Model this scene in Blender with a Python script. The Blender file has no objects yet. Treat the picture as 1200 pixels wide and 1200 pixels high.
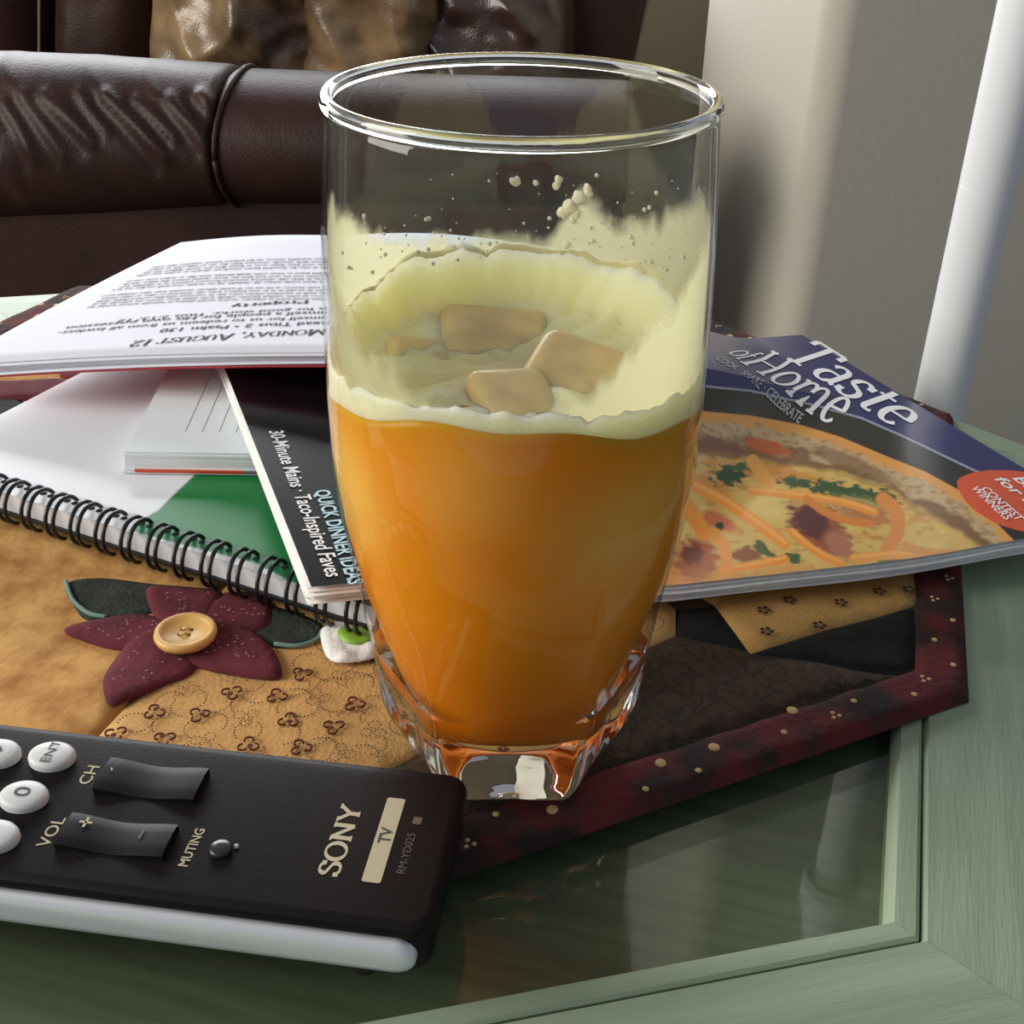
import bpy, bmesh, math, random
import numpy as np
from mathutils import Vector, Matrix
from mathutils.geometry import delaunay_2d_cdt
from mathutils import noise as mnoise
random.seed(7)
S = bpy.context.scene
COL = S.collection
PI = math.pi

# ------------------------------------------------------------------ camera
CO = np.array([0.0224, -0.2691, 0.2423])
CR = np.array([0.99540923, 0.09416442, 0.01713243])
CU = np.array([-0.06319999, 0.51225081, 0.85650736])
CF = np.array([-0.07187641, 0.85365811, -0.51585038])
FPX = 1400.0
cd = bpy.data.cameras.new('camera'); cam = bpy.data.objects.new('camera', cd); COL.objects.link(cam)
cd.sensor_width = 36; cd.sensor_fit = 'HORIZONTAL'; cd.lens = FPX / 1200 * 36; cd.clip_start = .01
M = Matrix.Identity(4)
for i in range(3):
    M[i][0] = CR[i]; M[i][1] = CU[i]; M[i][2] = -CF[i]; M[i][3] = CO[i]
cam.matrix_world = M
S.camera = cam
S.view_settings.view_transform = 'Standard'; S.view_settings.look = 'None'
S.view_settings.exposure = 0.0; S.view_settings.gamma = 1.0
S.view_settings.use_curve_mapping = False
# ------------------------------------------------------------------ light
W = bpy.data.worlds.new('world'); S.world = W; W.use_nodes = True
W.node_tree.nodes['Background'].inputs[0].default_value = (.76, .86, 1.0, 1)
W.node_tree.nodes['Background'].inputs[1].default_value = 0.30
def area(name, loc, target, sx, sy, power, col):
    l = bpy.data.lights.new(name, 'AREA'); l.shape = 'RECTANGLE'; l.size = sx; l.size_y = sy; l.energy = power; l.color = col
    o = bpy.data.objects.new(name, l); COL.objects.link(o); o.location = loc
    o.rotation_euler = (Vector(target) - Vector(loc)).to_track_quat('-Z', 'Y').to_euler()
    return o
area('window_light_back', (-.62, 1.62, .48), (-.15, .1, 0), 1.35, .52, 30, (.93, .96, 1.0))
area('window_light_left', (-1.6, -.35, .75), (-.1, .2, 0), 1.0, 1.0, 34, (1.0, .95, .86))
S.cycles.caustics_refractive = True
S.cycles.max_bounces = 14; S.cycles.transmission_bounces = 12; S.cycles.transparent_max_bounces = 16
S.cycles.sample_clamp_indirect = 6

def proj(P):
    P = np.atleast_2d(P); d = P - CO; z = d @ CF
    return np.stack([600 + FPX * (d @ CR) / z, 600 - FPX * (d @ CU) / z], 1)
def ray(px, py): return CF * FPX + CR * (px - 600) + CU * (600 - py)
def un(px, py, z=0.0):
    d = ray(px, py); return CO + d * ((z - CO[2]) / d[2])
def uny(px, py, Y):
    d = ray(px, py); return CO + d * ((Y - CO[1]) / d[1])
def U2(pts, z=0.0): return [tuple(un(a, b, z)[:2]) for a, b in pts]

# ------------------------------------------------------------------ materials
MATS = {}
def nodes(name):
    m = bpy.data.materials.new(name); m.use_nodes = True
    nt = m.node_tree; b = nt.nodes['Principled BSDF']
    return m, nt, b
def mat(name, col, rough=.5, var=0, scale=60, col2=None, bump=0, bscale=200, metal=0, spec=.5, sss=0, sssr=(1, .5, .2), stretch=None, coat=0, detail=4, lo=.35, hi=.65, sheen=0):
    if name in MATS: return MATS[name]
    m, nt, b = nodes(name)
    b.inputs['Base Color'].default_value = (*col, 1); b.inputs['Roughness'].default_value = rough
    b.inputs['Metallic'].default_value = metal; b.inputs['Specular IOR Level'].default_value = spec
    if coat: b.inputs['Coat Weight'].default_value = coat; b.inputs['Coat Roughness'].default_value = .12
    if sheen: b.inputs['Sheen Weight'].default_value = sheen
    if sss:
        b.inputs['Subsurface Weight'].default_value = sss; b.inputs['Subsurface Radius'].default_value = sssr
        b.inputs['Subsurface Scale'].default_value = .008
    tc = nt.nodes.new('ShaderNodeTexCoord'); mp = nt.nodes.new('ShaderNodeMapping')
    nt.links.new(tc.outputs['Object'], mp.inputs[0])
    if stretch: mp.inputs['Scale'].default_value = stretch
    if col2 is None and var: col2 = tuple(max(0, c * (1 - var)) for c in col)
    if col2 is not None:
        n = nt.nodes.new('ShaderNodeTexNoise'); n.inputs['Scale'].default_value = scale; n.inputs['Detail'].default_value = detail
        r = nt.nodes.new('ShaderNodeValToRGB'); r.color_ramp.elements[0].position = lo; r.color_ramp.elements[1].position = hi
        r.color_ramp.elements[0].color = (*col2, 1); r.color_ramp.elements[1].color = (*col, 1)
        nt.links.new(mp.outputs[0], n.inputs['Vector']); nt.links.new(n.outputs['Fac'], r.inputs[0]); nt.links.new(r.outputs[0], b.inputs['Base Color'])
    if bump:
        n = nt.nodes.new('ShaderNodeTexNoise'); n.inputs['Scale'].default_value = bscale; n.inputs['Detail'].default_value = 5
        bp = nt.nodes.new('ShaderNodeBump'); bp.inputs['Strength'].default_value = bump; bp.inputs['Distance'].default_value = .002
        nt.links.new(mp.outputs[0], n.inputs['Vector']); nt.links.new(n.outputs['Fac'], bp.inputs['Height']); nt.links.new(bp.outputs[0], b.inputs['Normal'])
    MATS[name] = m
    return m
def vcol_mat(name, rough=.35, coat=0, spec=.5):
    m, nt, b = nodes(name)
    a = nt.nodes.new('ShaderNodeAttribute'); a.attribute_name = 'print'
    nt.links.new(a.outputs['Color'], b.inputs['Base Color']); b.inputs['Roughness'].default_value = rough
    b.inputs['Specular IOR Level'].default_value = spec
    if coat: b.inputs['Coat Weight'].default_value = coat; b.inputs['Coat Roughness'].default_value = .15
    return m
def s2l(r, g=None, b=None):
    if g is None: r, g, b = r
    f = lambda c: (c / 255 / 12.92) if c / 255 <= .04045 else ((c / 255 + .055) / 1.055) ** 2.4
    return (f(r), f(g), f(b))

def schlick(nt, f0):
    lw = nt.nodes.new('ShaderNodeLayerWeight'); lw.inputs[0].default_value = .5
    p = nt.nodes.new('ShaderNodeMath'); p.operation = 'POWER'; p.inputs[1].default_value = 4.5; nt.links.new(lw.outputs['Facing'], p.inputs[0])
    m = nt.nodes.new('ShaderNodeMath'); m.operation = 'MULTIPLY_ADD'; m.inputs[1].default_value = .75; m.inputs[2].default_value = f0; nt.links.new(p.outputs[0], m.inputs[0])
    return m
# ------------------------------------------------------------------ mesh helpers
def obj(name, verts, faces, m, parent=None, smooth=True, kind=None):
    me = bpy.data.meshes.new(name)
    me.from_pydata([tuple(map(float, v)) for v in verts], [], [tuple(map(int, f)) for f in faces])
    me.update()
    if smooth: me.polygons.foreach_set('use_smooth', [True] * len(me.polygons))
    for mm in (m if isinstance(m, (list, tuple)) else [m]): me.materials.append(mm)
    o = bpy.data.objects.new(name, me); COL.objects.link(o)
    if parent: o.parent = parent; o.matrix_parent_inverse = parent.matrix_world.inverted()
    if kind: o['kind'] = kind
    return o
def tag(o, label, cat, group=None):
    o['label'] = label; o['category'] = cat
    if group: o['group'] = group
    return o
def thing(name, label, cat, loc=(0, 0, 0), rz=0, group=None):
    o = bpy.data.objects.new(name, None); COL.objects.link(o); o.empty_display_size = .02
    o.location = loc; o.rotation_euler = (0, 0, rz)
    o.matrix_world = Matrix.Translation(Vector(loc)) @ Matrix.Rotation(rz, 4, 'Z')
    return tag(o, label, cat, group)
def smooth_by_angle(o, deg=40):
    me = o.data; bm = bmesh.new(); bm.from_mesh(me); th = math.radians(deg)
    for e in bm.edges: e.smooth = not (len(e.link_faces) == 2 and e.calc_face_angle(0) > th)
    bm.to_mesh(me); bm.free()
def bevel(o, w, seg=2):
    md = o.modifiers.new('bevel', 'BEVEL'); md.width = w; md.segments = seg; md.limit_method = 'ANGLE'; md.angle_limit = .6
    return o
def extrude(poly, z0, z1):
    n = len(poly); v = [(x, y, z0) for x, y in poly] + [(x, y, z1) for x, y in poly]
    f = [tuple(range(n - 1, -1, -1)), tuple(range(n, 2 * n))] + [(i, (i + 1) % n, n + (i + 1) % n, n + i) for i in range(n)]
    return v, f
def rrect(cx, cy, w, h, r, seg=5):
    p = []
    for sx, sy, a0 in ((1, 1, 0), (-1, 1, 90), (-1, -1, 180), (1, -1, 270)):
        for k in range(seg + 1):
            a = math.radians(a0 + 90 * k / seg); p.append((cx + sx * (w / 2 - r) + r * math.cos(a), cy + sy * (h / 2 - r) + r * math.sin(a)))
    return p
def lathe(prof, n=64, cap0=True, cap1=True, cx=0, cy=0, fr=None):
    v = []; f = []
    for r, z in prof:
        for k in range(n):
            a = 2 * PI * k / n; rr = r if fr is None else fr(r, z, a); v.append((cx + rr * math.cos(a), cy + rr * math.sin(a), z))
    for i in range(len(prof) - 1):
        for k in range(n):
            k2 = (k + 1) % n; f.append((i * n + k, i * n + k2, (i + 1) * n + k2, (i + 1) * n + k))
    if cap0: f.append(tuple(range(n - 1, -1, -1)))
    if cap1: f.append(tuple((len(prof) - 1) * n + k for k in range(n)))
    return v, f
def tube(path, r, n=8, caps=True):
    P = [Vector(p) for p in path]; v = []; f = []; up = Vector((0, 0, 1)); pn = None
    for i, p in enumerate(P):
        t = (P[min(i + 1, len(P) - 1)] - P[max(i - 1, 0)]).normalized()
        if pn is None: pn = t.orthogonal().normalized()
        else: pn = (pn - t * pn.dot(t)).normalized()
        b = t.cross(pn); rr = r[i] if isinstance(r, (list, tuple)) else r
        for k in range(n):
            a = 2 * PI * k / n; v.append(tuple(p + (pn * math.cos(a) + b * math.sin(a)) * rr))
    for i in range(len(P) - 1):
        for k in range(n): f.append((i * n + k, i * n + (k + 1) % n, (i + 1) * n + (k + 1) % n, (i + 1) * n + k))
    if caps: f.append(tuple(range(n - 1, -1, -1))); f.append(tuple((len(P) - 1) * n + k for k in range(n)))
    return v, f
def merge(parts):
    V = []; F = []
    for v, f in parts:
        o = len(V); V += list(v); F += [tuple(i + o for i in q) for q in f]
    return V, F
def inside(P, poly):
    P = np.asarray(P, float); x, y = P[:, 0], P[:, 1]; r = np.zeros(len(P), bool); n = len(poly)
    for i in range(n):
        x1, y1 = poly[i]; x2, y2 = poly[(i + 1) % n]
        if y1 == y2: continue
        c = ((y1 > y) != (y2 > y)) & (x < (x2 - x1) * (y - y1) / (y2 - y1) + x1); r ^= c
    return r
def pdist(P, poly, closed=True):
    P = np.asarray(P, float); d = np.full(len(P), 1e9); n = len(poly)
    for i in range(n if closed else n - 1):
        a = np.array(poly[i], float); b = np.array(poly[(i + 1) % n], float); ab = b - a; L = ab @ ab + 1e-18
        t = np.clip((P - a) @ ab / L, 0, 1); d = np.minimum(d, np.linalg.norm(P - a - t[:, None] * ab, axis=1))
    return d
def catmull(pts, n=6, closed=True):
    P = np.array(pts, float); N = len(P); out = []
    rng = range(N if closed else N - 1)
    for i in rng:
        if closed: p0, p1, p2, p3 = P[i - 1], P[i], P[(i + 1) % N], P[(i + 2) % N]
        else: p0, p1, p2, p3 = P[max(i - 1, 0)], P[i], P[i + 1], P[min(i + 2, N - 1)]
        for k in range(n):
            t = k / n; out.append(tuple(.5 * (2 * p1 + (p2 - p0) * t + (2 * p0 - 5 * p1 + 4 * p2 - p3) * t * t + (3 * p1 - p0 - 3 * p2 + p3) * t ** 3)))
    if not closed: out.append(tuple(P[-1]))
    return out
def densify(poly, step, closed=True):
    out = []; n = len(poly)
    for i in range(n if closed else n - 1):
        a = np.array(poly[i], float); b = np.array(poly[(i + 1) % n], float); k = max(1, int(np.linalg.norm(b - a) / step))
        out += [tuple(a + (b - a) * j / k) for j in range(k)]
    if not closed: out.append(tuple(poly[-1]))
    return out
def cloth(poly, z0, step, edge=.003, drop=.0012, amp=.0006, nscale=60, thick=.001, seed=0):
    """a soft padded patch: triangulated outline, puffed up inside, with its own little side wall"""
    poly = densify(poly, step)
    A = np.array(poly); n = len(A)
    xs = np.arange(A[:, 0].min(), A[:, 0].max(), step); ys = np.arange(A[:, 1].min(), A[:, 1].max(), step)
    G = np.stack(np.meshgrid(xs, ys), -1).reshape(-1, 2)
    G = G[inside(G, poly)]
    if len(G): G = G[pdist(G, poly) > step * .45]
    co = [Vector(p) for p in poly] + [Vector(p) for p in G]
    r = delaunay_2d_cdt(co, [(i, (i + 1) % n) for i in range(n)], [], 1, 1e-9)
    V2 = np.array([tuple(v) for v in r[0]]); F = [tuple(f) for f in r[2]]
    d = pdist(V2, poly)
    z = z0 - drop * np.clip(1 - d / edge, 0, 1) ** 2
    z += [amp * mnoise.noise((x * nscale + seed, y * nscale, seed)) for x, y in V2]
    V = [(x, y, zz) for (x, y), zz in zip(V2, z)]
    m = len(V); bd = [i for i in range(len(V2)) if d[i] < 1e-7]
    # wall: follow boundary edges
    cnt = {}
    for f in F:
        for a, b in zip(f, f[1:] + f[:1]): cnt[(a, b)] = 1
    wall = [(a, b) for (a, b) in cnt if (b, a) not in cnt]
    idx = {}
    for a, b in wall:
        for q in (a, b):
            if q not in idx: idx[q] = len(V); V.append((V[q][0], V[q][1], z0 - drop - thick))
    F += [(b, a, idx[a], idx[b]) for a, b in wall]
    return V, F
def sphere(c, r, nu=10, nv=6, sz=1.0):
    v = []; f = []
    for j in range(1, nv):
        t = PI * j / nv
        for k in range(nu): a = 2 * PI * k / nu; v.append((c[0] + r * math.sin(t) * math.cos(a), c[1] + r * math.sin(t) * math.sin(a), c[2] + r * sz * math.cos(t)))
    top = len(v); v.append((c[0], c[1], c[2] + r * sz)); bot = len(v); v.append((c[0], c[1], c[2] - r * sz))
    for j in range(nv - 2):
        for k in range(nu): f.append((j * nu + k, (j + 1) * nu + k, (j + 1) * nu + (k + 1) % nu, j * nu + (k + 1) % nu))
    for k in range(nu): f.append((top, k, (k + 1) % nu)); f.append((bot, (nv - 2) * nu + (k + 1) % nu, (nv - 2) * nu + k))
    return v, f
# sans text from the built-in font -> 2d verts/faces, origin at left baseline, cap height about .7*size
def sans(txt, size, bold=0, sx=1.0, shear=0, align='LEFT', space=1.0):
    c = bpy.data.curves.new('t', 'FONT'); c.body = txt; c.size = size; c.align_x = align; c.resolution_u = 3; c.offset = bold; c.shear = shear; c.space_character = space
    o = bpy.data.objects.new('t', c); me = o.to_mesh()
    v = [(p.co.x * sx, p.co.y) for p in me.vertices]; f = [tuple(p.vertices) for p in me.polygons]
    o.to_mesh_clear(); bpy.data.objects.remove(o); bpy.data.curves.remove(c)
    return v, f
# serif letters drawn with a broad nib: strokes are poly-lines, thick when upright, thin when level
def _arc(cx, cy, rx, ry, a0, a1, n=14): return [(cx + rx * math.cos(math.radians(a0 + (a1 - a0) * k / n)), cy + ry * math.sin(math.radians(a0 + (a1 - a0) * k / n))) for k in range(n + 1)]
def _sf(x, y, w=.11): return [(x - w, y), (x + w, y)]
X = .48
GL = {
 'T': (.66, [[(.33, 0), (.33, .7)], [(.02, .7), (.64, .7)], [(.03, .56), (.03, .7)], [(.63, .56), (.63, .7)], _sf(.33, 0, .13)]),
 'H': (.78, [[(.14, 0), (.14, .7)], [(.62, 0), (.62, .7)], [(.14, .37), (.62, .37)], _sf(.14, 0), _sf(.62, 0), _sf(.14, .7), _sf(.62, .7)]),
 'S': (.56, [[(.47, .52), (.47, .68)], _arc(.27, .53, .19, .18, 20, 200, 12) + _arc(.27, .18, .21, .18, 60, -160, 14), [(.06, .02), (.06, .2)]]),
 'O': (.78, [_arc(.38, .35, .32, .36, 0, 360, 28)]),
 'N': (.8, [[(.14, 0), (.14, .7)], [(.14, .7), (.64, 0)], [(.64, 0), (.64, .7)], _sf(.14, 0), _sf(.64, .7), _sf(.1, .7, .1)]),
 'Y': (.7, [[(.06, .7), (.35, .32)], [(.64, .7), (.35, .32)], [(.35, .34), (.35, 0)], _sf(.35, 0), _sf(.08, .7, .1), _sf(.62, .7, .1)]),
 'M': (.92, [[(.13, 0), (.13, .7)], [(.13, .7), (.44, .06)], [(.44, .06), (.76, .7)], [(.76, .7), (.76, 0)], _sf(.13, 0), _sf(.76, 0), _sf(.1, .7, .08), _sf(.79, .7, .08)]),
 'D': (.74, [[(.14, 0), (.14, .7)], [(.14, .7), (.3, .7)] + _arc(.3, .35, .35, .35, 80, -80, 16) + [(.14, 0)], _sf(.1, 0, .08), _sf(.1, .7, .08)]),
 'A': (.74, [[(.08, 0), (.36, .7)], [(.36, .7), (.64, 0)], [(.18, .26), (.54, .26)], _sf(.08, 0, .09), _sf(.64, 0, .1)]),
 'U': (.74, [[(.14, .7), (.14, .25)] + _arc(.37, .25, .23, .25, 180, 360, 14) + [(.6, .7)], _sf(.14, .7), _sf(.6, .7)]),
 'G': (.76, [_arc(.38, .35, .32, .36, 45, 315, 22) + [(.62, .3)], [(.62, .3), (.62, .08)], _sf(.62, .3, .1), [(.61, .5), (.61, .68)]]),
 'P': (.62, [[(.14, 0), (.14, .7)], [(.14, .7), (.3, .7)] + _arc(.3, .53, .24, .18, 80, -90, 12) + [(.14, .35)], _sf(.14, 0), _sf(.1, .7, .08)]),
 '1': (.4, [[(.2, 0), (.2, .7)], [(.08, .6), (.2, .7)], _sf(.2, 0)]),
 '2': (.52, [_arc(.25, .5, .18, .2, 170, -30, 14) + [(.06, .02)], [(.06, .02), (.46, .02)], [(.46, .02), (.46, .14)]]),
 'a': (.5, [_arc(.22, .36, .15, .13, 160, 0, 10) + [(.37, .06), (.46, .02)], [(.37, .28)] + _arc(.2, .14, .15, .14, 80, 300, 14) + [(.37, .12)]]),
 's': (.42, [[(.35, .36), (.35, .47)], _arc(.2, .37, .14, .12, 20, 210, 10) + _arc(.2, .12, .155, .13, 60, -160, 12), [(.05, .02), (.05, .13)]]),
 't': (.36, [[(.16, .64), (.16, .12)] + _arc(.26, .1, .1, .1, 190, 310, 8), [(.03, X), (.33, X)]]),
 'e': (.48, [[(.07, .27), (.41, .27)] + _arc(.24, .25, .18, .24, 5, 315, 22)]),
 'o': (.54, [_arc(.27, .24, .21, .25, 0, 360, 24)]),
 'f': (.34, [[(.15, 0), (.15, .55)] + _arc(.27, .55, .12, .16, 180, 50, 8), [(.03, X), (.32, X)], _sf(.15, 0)]),
 'm': (.86, [[(.13, 0), (.13, X)], [(.13, .34)] + _arc(.28, .34, .14, .14, 160, 0, 10) + [(.42, 0)], [(.42, .34)] + _arc(.57, .34, .14, .14, 160, 0, 10) + [(.71, 0)], _sf(.13, 0, .09), _sf(.42, 0, .09), _sf(.71, 0, .09), _sf(.09, X, .06)]),
 'r': (.4, [[(.13, 0), (.13, X)], [(.13, .3)] + _arc(.28, .32, .14, .15, 150, 60, 8), _sf(.13, 0, .1), _sf(.09, X, .06)]),
 'p': (.55, [[(.13, -.22), (.13, X)], _arc(.28, .24, .2, .25, 140, -140, 20), _sf(.13, -.22, .1), _sf(.09, X, .06)]),
 'y': (.5, [[(.06, X), (.25, .03)], [(.44, X), (.18, -.2), (.06, -.2)], _sf(.08, X, .08), _sf(.42, X, .07)]),
 ',': (.24, [[(.1, .06), (.12, 0), (.06, -.12)]]), ' ': (.28, []), '.': (.2, [[(.08, .0), (.08, .07)]]),
}
def serif(txt, size, thick=.115, thin=.04, sx=1.0, small=None):
    V = []; F = []; x0 = 0
    for ch in txt:
        k = size
        if ch.islower() and small: ch = ch.upper(); k = size * small
        w, st = GL[ch]
        for s in st:
            P = np.array(s, float)
            if len(P) == 2 and abs(P[0] - P[1]).max() > .05: P = np.array([P[0] + (P[1] - P[0]) * q for q in (0, .34, .67, 1)])
            t = np.gradient(P, axis=0); t /= np.linalg.norm(t, axis=1)[:, None] + 1e-9
            wd = (thin + (thick - thin) * np.abs(t[:, 1]) ** 1.5) / 2
            nn = np.stack([-t[:, 1], t[:, 0]], 1) * wd[:, None]
            o = len(V)
            for p, q in zip(P, nn): V.append(((x0 + (p[0] + q[0]) * k) * sx, (p[1] + q[1]) * k)); V.append(((x0 + (p[0] - q[0]) * k) * sx, (p[1] - q[1]) * k))
            F += [(o + 2 * i, o + 2 * i + 1, o + 2 * i + 3, o + 2 * i + 2) for i in range(len(P) - 1)]
        x0 += w * k
    P = [Vector(p) for p in V]
    def area2(q): return sum(P[q[i]].x * P[q[(i + 1) % 4]].y - P[q[(i + 1) % 4]].x * P[q[i]].y for i in range(4))
    F = [q if area2(q) > 0 else q[::-1] for q in F]
    r = delaunay_2d_cdt(P, [], F, 0, 1e-7)
    R2 = np.array([tuple(p) for p in r[0]]); T = [tuple(q) for q in r[2]]; cen = np.array([R2[list(q)].mean(0) for q in T]); ok = np.zeros(len(T), bool)
    for q in F: ok |= inside(cen, [tuple(P[i]) for i in q])
    return [tuple(p) for p in R2], [q for q, k in zip(T, ok) if k]
def place(vf, fn): return [fn(x, y) for x, y in vf[0]], vf[1]
def cart(o, ex, ey, z):  # flat placement
    return lambda x, y: (o[0] + ex[0] * x + ey[0] * y, o[1] + ex[1] * x + ey[1] * y, z)
def grid_faces(nu, nv, off=0): return [(off + j * (nu + 1) + i, off + j * (nu + 1) + i + 1, off + (j + 1) * (nu + 1) + i + 1, off + (j + 1) * (nu + 1) + i) for j in range(nv) for i in range(nu)]
def sheet(fn, nu, nv, t):
    """thin slab following fn(u,v) -> xyz, thickness t downwards"""
    top = [fn(i / nu, j / nv) for j in range(nv + 1) for i in range(nu + 1)]
    bot = [(x, y, z - t) for x, y, z in top]; n = len(top)
    f = grid_faces(nu, nv); f += [tuple(reversed([q + n for q in g])) for g in f]
    ring = [i for i in range(nu + 1)] + [j * (nu + 1) + nu for j in range(1, nv + 1)] + [nv * (nu + 1) + i for i in range(nu - 1, -1, -1)] + [j * (nu + 1) for j in range(nv - 1, 0, -1)]
    f += [(b, a, a + n, b + n) for a, b in zip(ring, ring[1:] + ring[:1])]
    return top + bot, f

# ------------------------------------------------------------------ the setting
FLOOR = -.50
m_floor = mat('carpet', (.20, .16, .12), .95, var=.35, scale=300, bump=.6, bscale=900)
o = obj('floor', *extrude([(-2.2, -1.2), (2.2, -1.2), (2.2, 2.2), (-2.2, 2.2)], FLOOR - .04, FLOOR), m_floor, smooth=False, kind='structure')
m_wall = mat('cream_wall_paint', (.54, .495, .41), .8, bump=.12, bscale=160)
m_dark = mat('dark_olive_wall', (.13, .115, .072), .75, bump=.1, bscale=120)  # one even dark olive tone for the back wall
def azpt(az, dist): return np.array([CO[0] + dist * math.sin(math.radians(az)), CO[1] + dist * math.cos(math.radians(az))])
K = azpt(8.75, .98)            # corner added to the cream wall; its turned-away face stands for a cast shadow
E0 = azpt(3.45, 1.22)           # where its left face meets the olive wall
lf = (E0 - K) / np.linalg.norm(E0 - K); rf = np.array([-lf[1], lf[0]]); rf = rf if rf[0] > 0 else -rf
rb = .022
arc = []
c0 = K + (lf + rf) * rb
a0 = math.atan2(*(-rf)[::-1]); a1 = math.atan2(*(-lf)[::-1])
if a1 < a0: a1 += 2 * PI
for k in range(13): a = a0 + (a1 - a0) * k / 12; arc.append(tuple(c0 + rb * np.array([math.cos(a), math.sin(a)])))
far = K + rf * 2.0
deep = tuple(E0 + (rf + lf * .0) * .14), tuple(far + lf * .14)
YB = 1.75
E1 = azpt(4.2, 2.06)
wl = [tuple(E0)] + arc + [tuple(far), (far[0], YB + .05), (E1[0], YB + .05)]
WT = 2.1
v, f = extrude(wl, FLOOR, WT)
o = obj('wall_right', v, f, m_wall, smooth=True, kind='structure'); smooth_by_angle(o, 30)
o = obj('wall_back', *extrude([(-2.2, YB), (E1[0] - .001, YB), (E1[0] - .001, YB + .08), (-2.2, YB + .08)], FLOOR, WT), m_dark, smooth=False, kind='structure')

obj('wall_left', *extrude([(-2.28, -.1), (-2.2, -.1), (-2.2, YB + .08), (-2.28, YB + .08)], FLOOR, WT), m_wall, smooth=False, kind='structure')

# ------------------------------------------------------------------ hexagonal coffee table
TZ = -.0042      # top of the rails
TC = np.array([-.0895, .121]); AP = .283; TR = math.radians(-11.5)
m_green = mat('sage_paint', (.36, .44, .30), .5, col2=(.26, .33, .22), scale=14, stretch=(9, .7, 9), bump=.15, bscale=120, detail=6, lo=.3, hi=.7)
table = thing('coffee_table', 'hexagonal sage green wooden coffee table with inset glass top', 'table', (TC[0], TC[1], FLOOR), TR)
def hexsweep(prof, gap=.0001):
    """profile of (distance inwards from the outer flat, z); one side of the hexagon, flat facing +x"""
    n = len(prof); v = []; t = math.tan(PI / 6)
    for s in (-1, 1):
        for d, z in prof: v.append((AP - d, s * ((AP - d) * t - gap), z))
    f = [tuple(range(n)), tuple(range(2 * n - 1, n - 1, -1))] + [(i, n + i, n + (i + 1) % n, (i + 1) % n) for i in range(n)]
    return v, f
def ring(name, prof, m, gap=.0001, smooth=False, ang=35):
    first = None
    for k in range(6):
        if first is None:
            v, f = hexsweep(prof, gap); o = obj(name, v, f, m, None, smooth=smooth)
            bm = bmesh.new(); bm.from_mesh(o.data); bmesh.ops.recalc_face_normals(bm, faces=bm.faces); bm.to_mesh(o.data); bm.free()
            if smooth: smooth_by_angle(o, ang)
            first = o
        else: o = first.copy(); COL.objects.link(o)
        o.parent = table; o.matrix_parent_inverse = Matrix.Identity(4)
        o.location = (0, 0, -FLOOR); o.rotation_euler = (0, 0, k * PI / 3)
rp = [(.002, TZ - .022)] + [(.0 + .009 * (1 - math.cos(math.radians(a))), TZ - .009 + .009 * math.sin(math.radians(a))) for a in range(0, 91, 15)]
ring('rail', rp + [(.0500, TZ), (.0512, TZ - .0022), (.0512, TZ - .022)], m_green, smooth=True)
ring('moulding', [(.0518, TZ - .022), (.0518, TZ - .0016), (.0528, TZ - .0008), (.0580, TZ - .0012), (.0595, TZ - .0032), (.0605, TZ - .0050), (.0605, TZ - .022)], m_green, smooth=True)
ring('apron', [(.018, FLOOR * 0 + TZ - .085), (.018, TZ - .0222), (.034, TZ - .0222), (.034, TZ - .085)], m_green)
GZ = TZ - .0050
m_pane, nt, b = nodes('table_glass')
b.inputs['Base Color'].default_value = (.80, .92, .84, 1); b.inputs['Roughness'].default_value = .02; b.inputs['IOR'].default_value = 1.5
# clear pane: transparent with mirror reflection growing at grazing angles, faint streaks of wiping
tr = nt.nodes.new('ShaderNodeBsdfTransparent'); tr.inputs[0].default_value = (.90, .95, .90, 1)
gl = nt.nodes.new('ShaderNodeBsdfGlossy'); gl.inputs['Roughness'].default_value = .03
fr = schlick(nt, .06)
mx = nt.nodes.new('ShaderNodeMixShader'); nt.links.new(fr.outputs[0], mx.inputs[0]); nt.links.new(tr.outputs[0], mx.inputs[1]); nt.links.new(gl.outputs[0], mx.inputs[2])
nt.links.new(mx.outputs[0], nt.nodes['Material Output'].inputs[0])
hexpoly = [((AP - .0605) / math.cos(PI / 6) * math.cos(PI / 6 + k * PI / 3), (AP - .0605) / math.cos(PI / 6) * math.sin(PI / 6 + k * PI / 3)) for k in range(6)]
def child_local(o, parent):
    o.parent = parent; o.matrix_parent_inverse = Matrix.Identity(4); return o
v, f = extrude(hexpoly, GZ - .005 - FLOOR, GZ - FLOOR); child_local(obj('glass_pane', v, f, m_pane, smooth=False), table)
hs = [((AP - .05) / math.cos(PI / 6) * math.cos(PI / 6 + k * PI / 3), (AP - .05) / math.cos(PI / 6) * math.sin(PI / 6 + k * PI / 3)) for k in range(6)]
child_local(obj('lower_shelf', *extrude(hs, -FLOOR + GZ - .016, -FLOOR + GZ - .0062), mat('olive_panel', (.21, .215, .14), .6, var=.3, scale=20, stretch=(1, 12, 1)), smooth=False), table)
lv, lfc = lathe([(.014, 0), (.016, .02), (.012, .05), (.019, .12), (.019, .17), (.013, .22), (.018, .34), (.021, .38), (.021, -FLOOR + TZ - .0224)], 20)
lg = None
for k in range(6):
    a = PI / 6 + k * PI / 3; R = AP / math.cos(PI / 6) - .045
    if lg is None: lg = obj('leg', lv, lfc, m_green); lo_ = lg
    else: lo_ = lg.copy(); COL.objects.link(lo_)
    child_local(lo_, table); lo_.location = (R * math.cos(a), R * math.sin(a), 0)

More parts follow.
